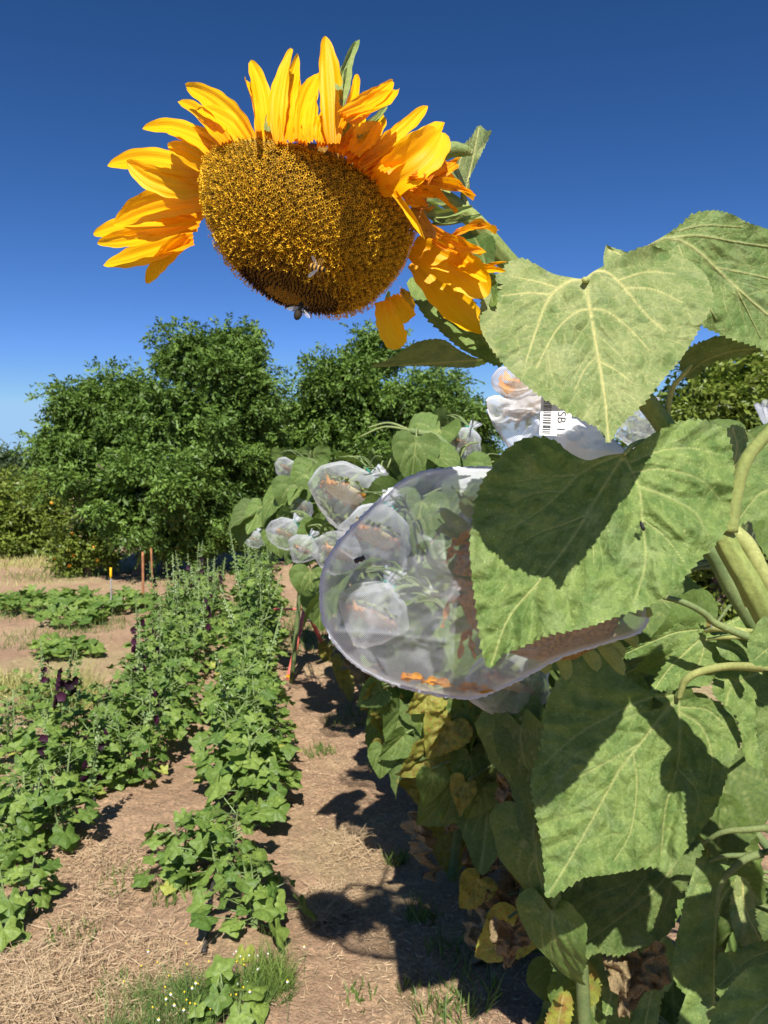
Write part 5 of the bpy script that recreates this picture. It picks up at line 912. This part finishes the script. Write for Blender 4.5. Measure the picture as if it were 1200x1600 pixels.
for pts, w in (([(722, 868, 1.27), (706, 860, 1.25), (694, 880, 1.25)], .018), ([(735, 850, 1.27), (712, 845, 1.25), (700, 862, 1.25)], .02), ([(724, 930, 1.26), (700, 940, 1.25), (690, 980, 1.25)], .016), ([(740, 980, 1.26), (722, 995, 1.25), (716, 1030, 1.25)], .02), ([(735, 985, 1.26), (735, 1010, 1.25), (742, 1030, 1.25)], .012), ([(760, 820, 1.3), (730, 830, 1.28), (712, 850, 1.27)], .02)): floppy(pts, w, 'petal_dry', bh, 'dried_petal')
for k in range(9):
    x = 625+rs.rand()*120; y = 1055+(x-625)*.16+rs.rand()*8
    pt = tag(floppy([(x, y, 1.27), (x+14, y-5+6*rs.rand(), 1.265), (x+34, y+4*rs.rand(), 1.27)], .012+.008*rs.rand(), 'petal_wilt' if k < 3 else 'petal_dry', None, 'fallen_petal'), 'dried orange petal fallen to the bottom of the big net bag', 'petal', 'petals fallen inside the big net bag')
for pts in ([(745, 800, 1.3), (720, 770, 1.29), (705, 760, 1.3)], [(735, 905, 1.3), (690, 890, 1.29), (652, 850, 1.3)], [(730, 925, 1.3), (700, 925, 1.29), (660, 922, 1.3)], [(745, 850, 1.3), (705, 830, 1.29), (685, 810, 1.3)]): floppy(pts, .016, 'bract', bh, 'bract')
TB = [(760, 628), (775, 619), (800, 624), (828, 612), (850, 600), (900, 630), (950, 680), (978, 708), (955, 716), (905, 724), (870, 725), (830, 722), (800, 704), (782, 678), (768, 655)]
fo = [([(762, 632), (790, 640), (830, 640)], 4, 2), ([(850, 640), (838, 670), (808, 700)], 3, 2), ([(900, 655), (915, 690), (935, 715)], 3, 2), ([(870, 705), (910, 700), (970, 710)], 3, 2)]
tb = part('tagged_net_bag', pillow('b', TB, (865, 670), 1.24, .045, .04, fo, M['net_white'], N=220, rings=44, seed=4, wr=.045, dz=lambda X, Y, s: .18*(s < 0)+.30*np.clip((X-850)/30, 0, 1)), M['net_white']); tag(tb, 'white net bag with a barcode label, tucked under the dusty leaf', 'net bag')
EO = [(781, 574), (769, 588), (768, 600), (776, 612), (800, 622), (845, 618), (890, 610), (880, 580), (840, 560), (800, 570)]
part('gathered_neck', pillow('b', EO, (825, 595), 1.25, .03, .03, [([(770, 600), (800, 612), (840, 605)], 4, 2)], M['net_white'], N=120, rings=20, seed=6), M['net_white'], tb)
to, _ = closed(TB, 180); part('seam', tube(P(to[:, 0], to[:, 1], np.full(180, 1.24)), .0018, 6, 180, spline=False, noise=.2), M['seam'], tb)
q = [P(846, 616, 1.186), P(893, 648, 1.178), P(881, 698, 1.176), P(852, 680, 1.182)]; c = sum(q)/4; ay = nrm(q[3]-q[0]+q[2]-q[1]); ax = nrm(q[1]-q[0]); n_ = nrm(np.cross(ax, ay)); ax = np.cross(ay, n_)
if n_ @ FW > 0: n_ = -n_
lw, lh = abs((q[1]-q[0]) @ ax), np.linalg.norm(q[3]-q[0]); AX = np.array([ax, ay, n_])
o_ = q[0]
lab = part('barcode_label', box(o_+ax*lw/2+ay*lh/2, (lw, lh, .0008), AX), M['white'], tb, smooth=False)
g = []; y = .18*lh
while y < lh*.96:
    wd = (.0009, .0016, .0023)[rs.randint(3)]; g.append(box(o_+ax*lw*.22+ay*y+n_*.0008, (lw*.26, wd, .0005), AX)); y += wd+.0011+.0014*rs.rand()
part('barcode', merge(g), M['ink'], lab, smooth=False)
tc = bpy.data.curves.new('lettering', 'FONT'); tc.body = 'SB 11'; tc.size = lw*.38; to_ = bpy.data.objects.new('tmp', tc); link(to_); bpy.context.view_layer.update()
me = bpy.data.meshes.new_from_object(to_.evaluated_get(bpy.context.evaluated_depsgraph_get())); bpy.data.objects.remove(to_)
co = np.array([v.co for v in me.vertices]); fcs = [list(p.vertices) for p in me.polygons]
# reads downward: text x runs along the label's length, text up points to its right
V = o_+ax*(lw*.56)+ay*(lh*.40)+co[:, :1]*ay+co[:, 1:2]*ax+n_*.0011
me2 = bpy.data.meshes.new('lettering'); me2.from_pydata([tuple(v-SB*0) for v in V-np.array(root_of(lab).location)], [], fcs); me2.materials.append(M['ink']); lt = bpy.data.objects.new('lettering', me2); link(lt); lt.parent = lab
oh = empty('sunflower_plant', (.55, 1.9, 0), 'sunflower with an orange withered head inside the tagged white bag', 'sunflower', GS); place_head(oh, P(820, 618, 1.27), VX((-.7, .2, .6)), .45, 'brown', 4)
part('stem', tube([np.array([.55, 1.9, 0]), P(880, 900, 1.7), P(900, 700, 1.5), P(850, 640, 1.30)], [.018, .016, .013, .01], 10, 30), M['stem_dark'], oh)
for pts in ([(800, 600, 1.24), (786, 598, 1.235), (784, 585, 1.235)], [(805, 608, 1.235), (790, 606, 1.23), (780, 598, 1.235)], [(812, 596, 1.235), (796, 590, 1.23), (790, 578, 1.235)]): floppy(pts, .014, 'petal_wilt', oh, 'dried_petal')
place_bag(P(1000, 662, 1.6), (.3, .1, .6), .05, 'small scrap of white mesh bag with a green tie behind the stalk', 2)
place_bag(P(1198, 755, 2.0), (.2, .1, .9), .16, 'dark mesh bag in shade at the right edge behind the tall petiole', 3); sun_plant((.98, 2.1, 0), P(1198, 765, 2.0), (-.2, -.5, -.8), 'shaded sunflower at the right edge behind the tall petiole', 7, 77, .95, 'brown', .22, .2)
# ------------------------------------------------------------------ insects
def insect(name, label, cat, pos, fwd, up, L, wings=True, mat='bee', wdir=None):
    f = nrm(fwd); u = np.asarray(up, float); s = nrm(np.cross(f, u)); u = np.cross(s, f); Bx = np.array([s, u, f]); pos = np.asarray(pos)
    e = empty(name, pos, label, cat); g = []
    for z, r, l in ((.30, .13, .12), (.08, .19, .18), (-.26, .19, .30)):
        V, fs, a = ellipsoid(pos+f*z*L, (r*L, r*L, l*L), Bx, 14, 12); g.append((V, fs, {'tt': (V-pos) @ f/L}))
    for sd in (-1, 1):
        for z in (.16, .05, -.05): a = pos+f*z*L+s*sd*.12*L; g.append(tube([a, a+s*sd*.28*L-u*.05*L, a+s*sd*.40*L-u*.32*L], [.03*L, .022*L, .015*L], 5, 8))
        g.append(tube([pos+f*.4*L, pos+f*.55*L+s*sd*.1*L+u*.1*L], .012*L, 4, 4))
    part('body', merge(g), M[mat], e)
    if wings:
        for sd in (-1, 1): p = pos+u*.15*L+f*.08*L; e2 = p+s*sd*.55*L-f*.45*L+u*.1*L; part('wing', ribbon([p, (p+e2)/2, e2], .24*L, f+s*sd*.3, 10, 6, .0003, prof=lambda t: (t+.1)**.6*(1-t**5+.02)**.5), M['wing'], e)
    return e
insect('bumblebee', 'dark bumblebee hanging below the sunflower disc against the sky', 'bee', P(468, 484, .84), VX((.25, .9, -.3)), VX((.1, -.3, .9)), .024, True, 'bee_dark')
insect('bee', 'pollen-dusted bee crawling on the dark lower part of the disc', 'bee', P(497, 419, .742), VX((.9, -.3, .2)), VX((.1, -.4, .9)), .019, True)
insect('fly', 'small dark fly resting on the big half-shaded leaf', 'fly', P(1003, 821, 1.040), VX((-.4, .9, .1)), VX((0, .1, 1)), .015, False, 'black')
insect('honey_bee', 'orange honey bee sitting on the folded leaf right of the bagged head', 'bee', P(1109, 973, 1.515), VX((-.8, .6, 0)), VX((0, .6, .8)), .019, True)

# ------------------------------------------------------------------ leaves are pruned where the gardener's bags hang clear of them
bpy.context.view_layer.update()
clear = [(575, 740, 34, 3.6), (540, 765, 52, 3.6), (597, 715, 22, 3.6), (447, 728, 24, 5.8), (472, 792, 20, 5.3), (440, 830, 30, 4.8), (473, 857, 26, 4.2), (522, 860, 34, 3.7), (395, 845, 20, 6.8), (722, 690, 26, 3.4), (585, 835, 62, 2.8), (588, 955, 62, 2.6), (795, 1080, 50, 2.0), (470, 1010, 42, 9), (610, 700, 20, 2.9)]
for o in list(S.objects):
    if o.type == 'MESH' and o.name.split('.')[0] in ('leaf', 'yellow_leaf', 'dry_leaf') and o.data.name.split('.')[0] in ('leaf', 'yellow_leaf', 'dry_leaf') and o.data in sum(LEAFM.values(), []):
        mw = np.array(o.matrix_world); hit = False
        for ly in (.1, .4, .75):
            p = (mw @ np.array([0, ly, 0, 1]))[:3]-C0; dd = p @ FW; px = 600+F*(p @ RT)/dd; py = 800-F*(p @ UP)/dd
            for cx, cy, r, D in clear:
                if dd < D and math.hypot(px-cx, py-cy) < r: hit = True
        if hit: bpy.data.objects.remove(o)
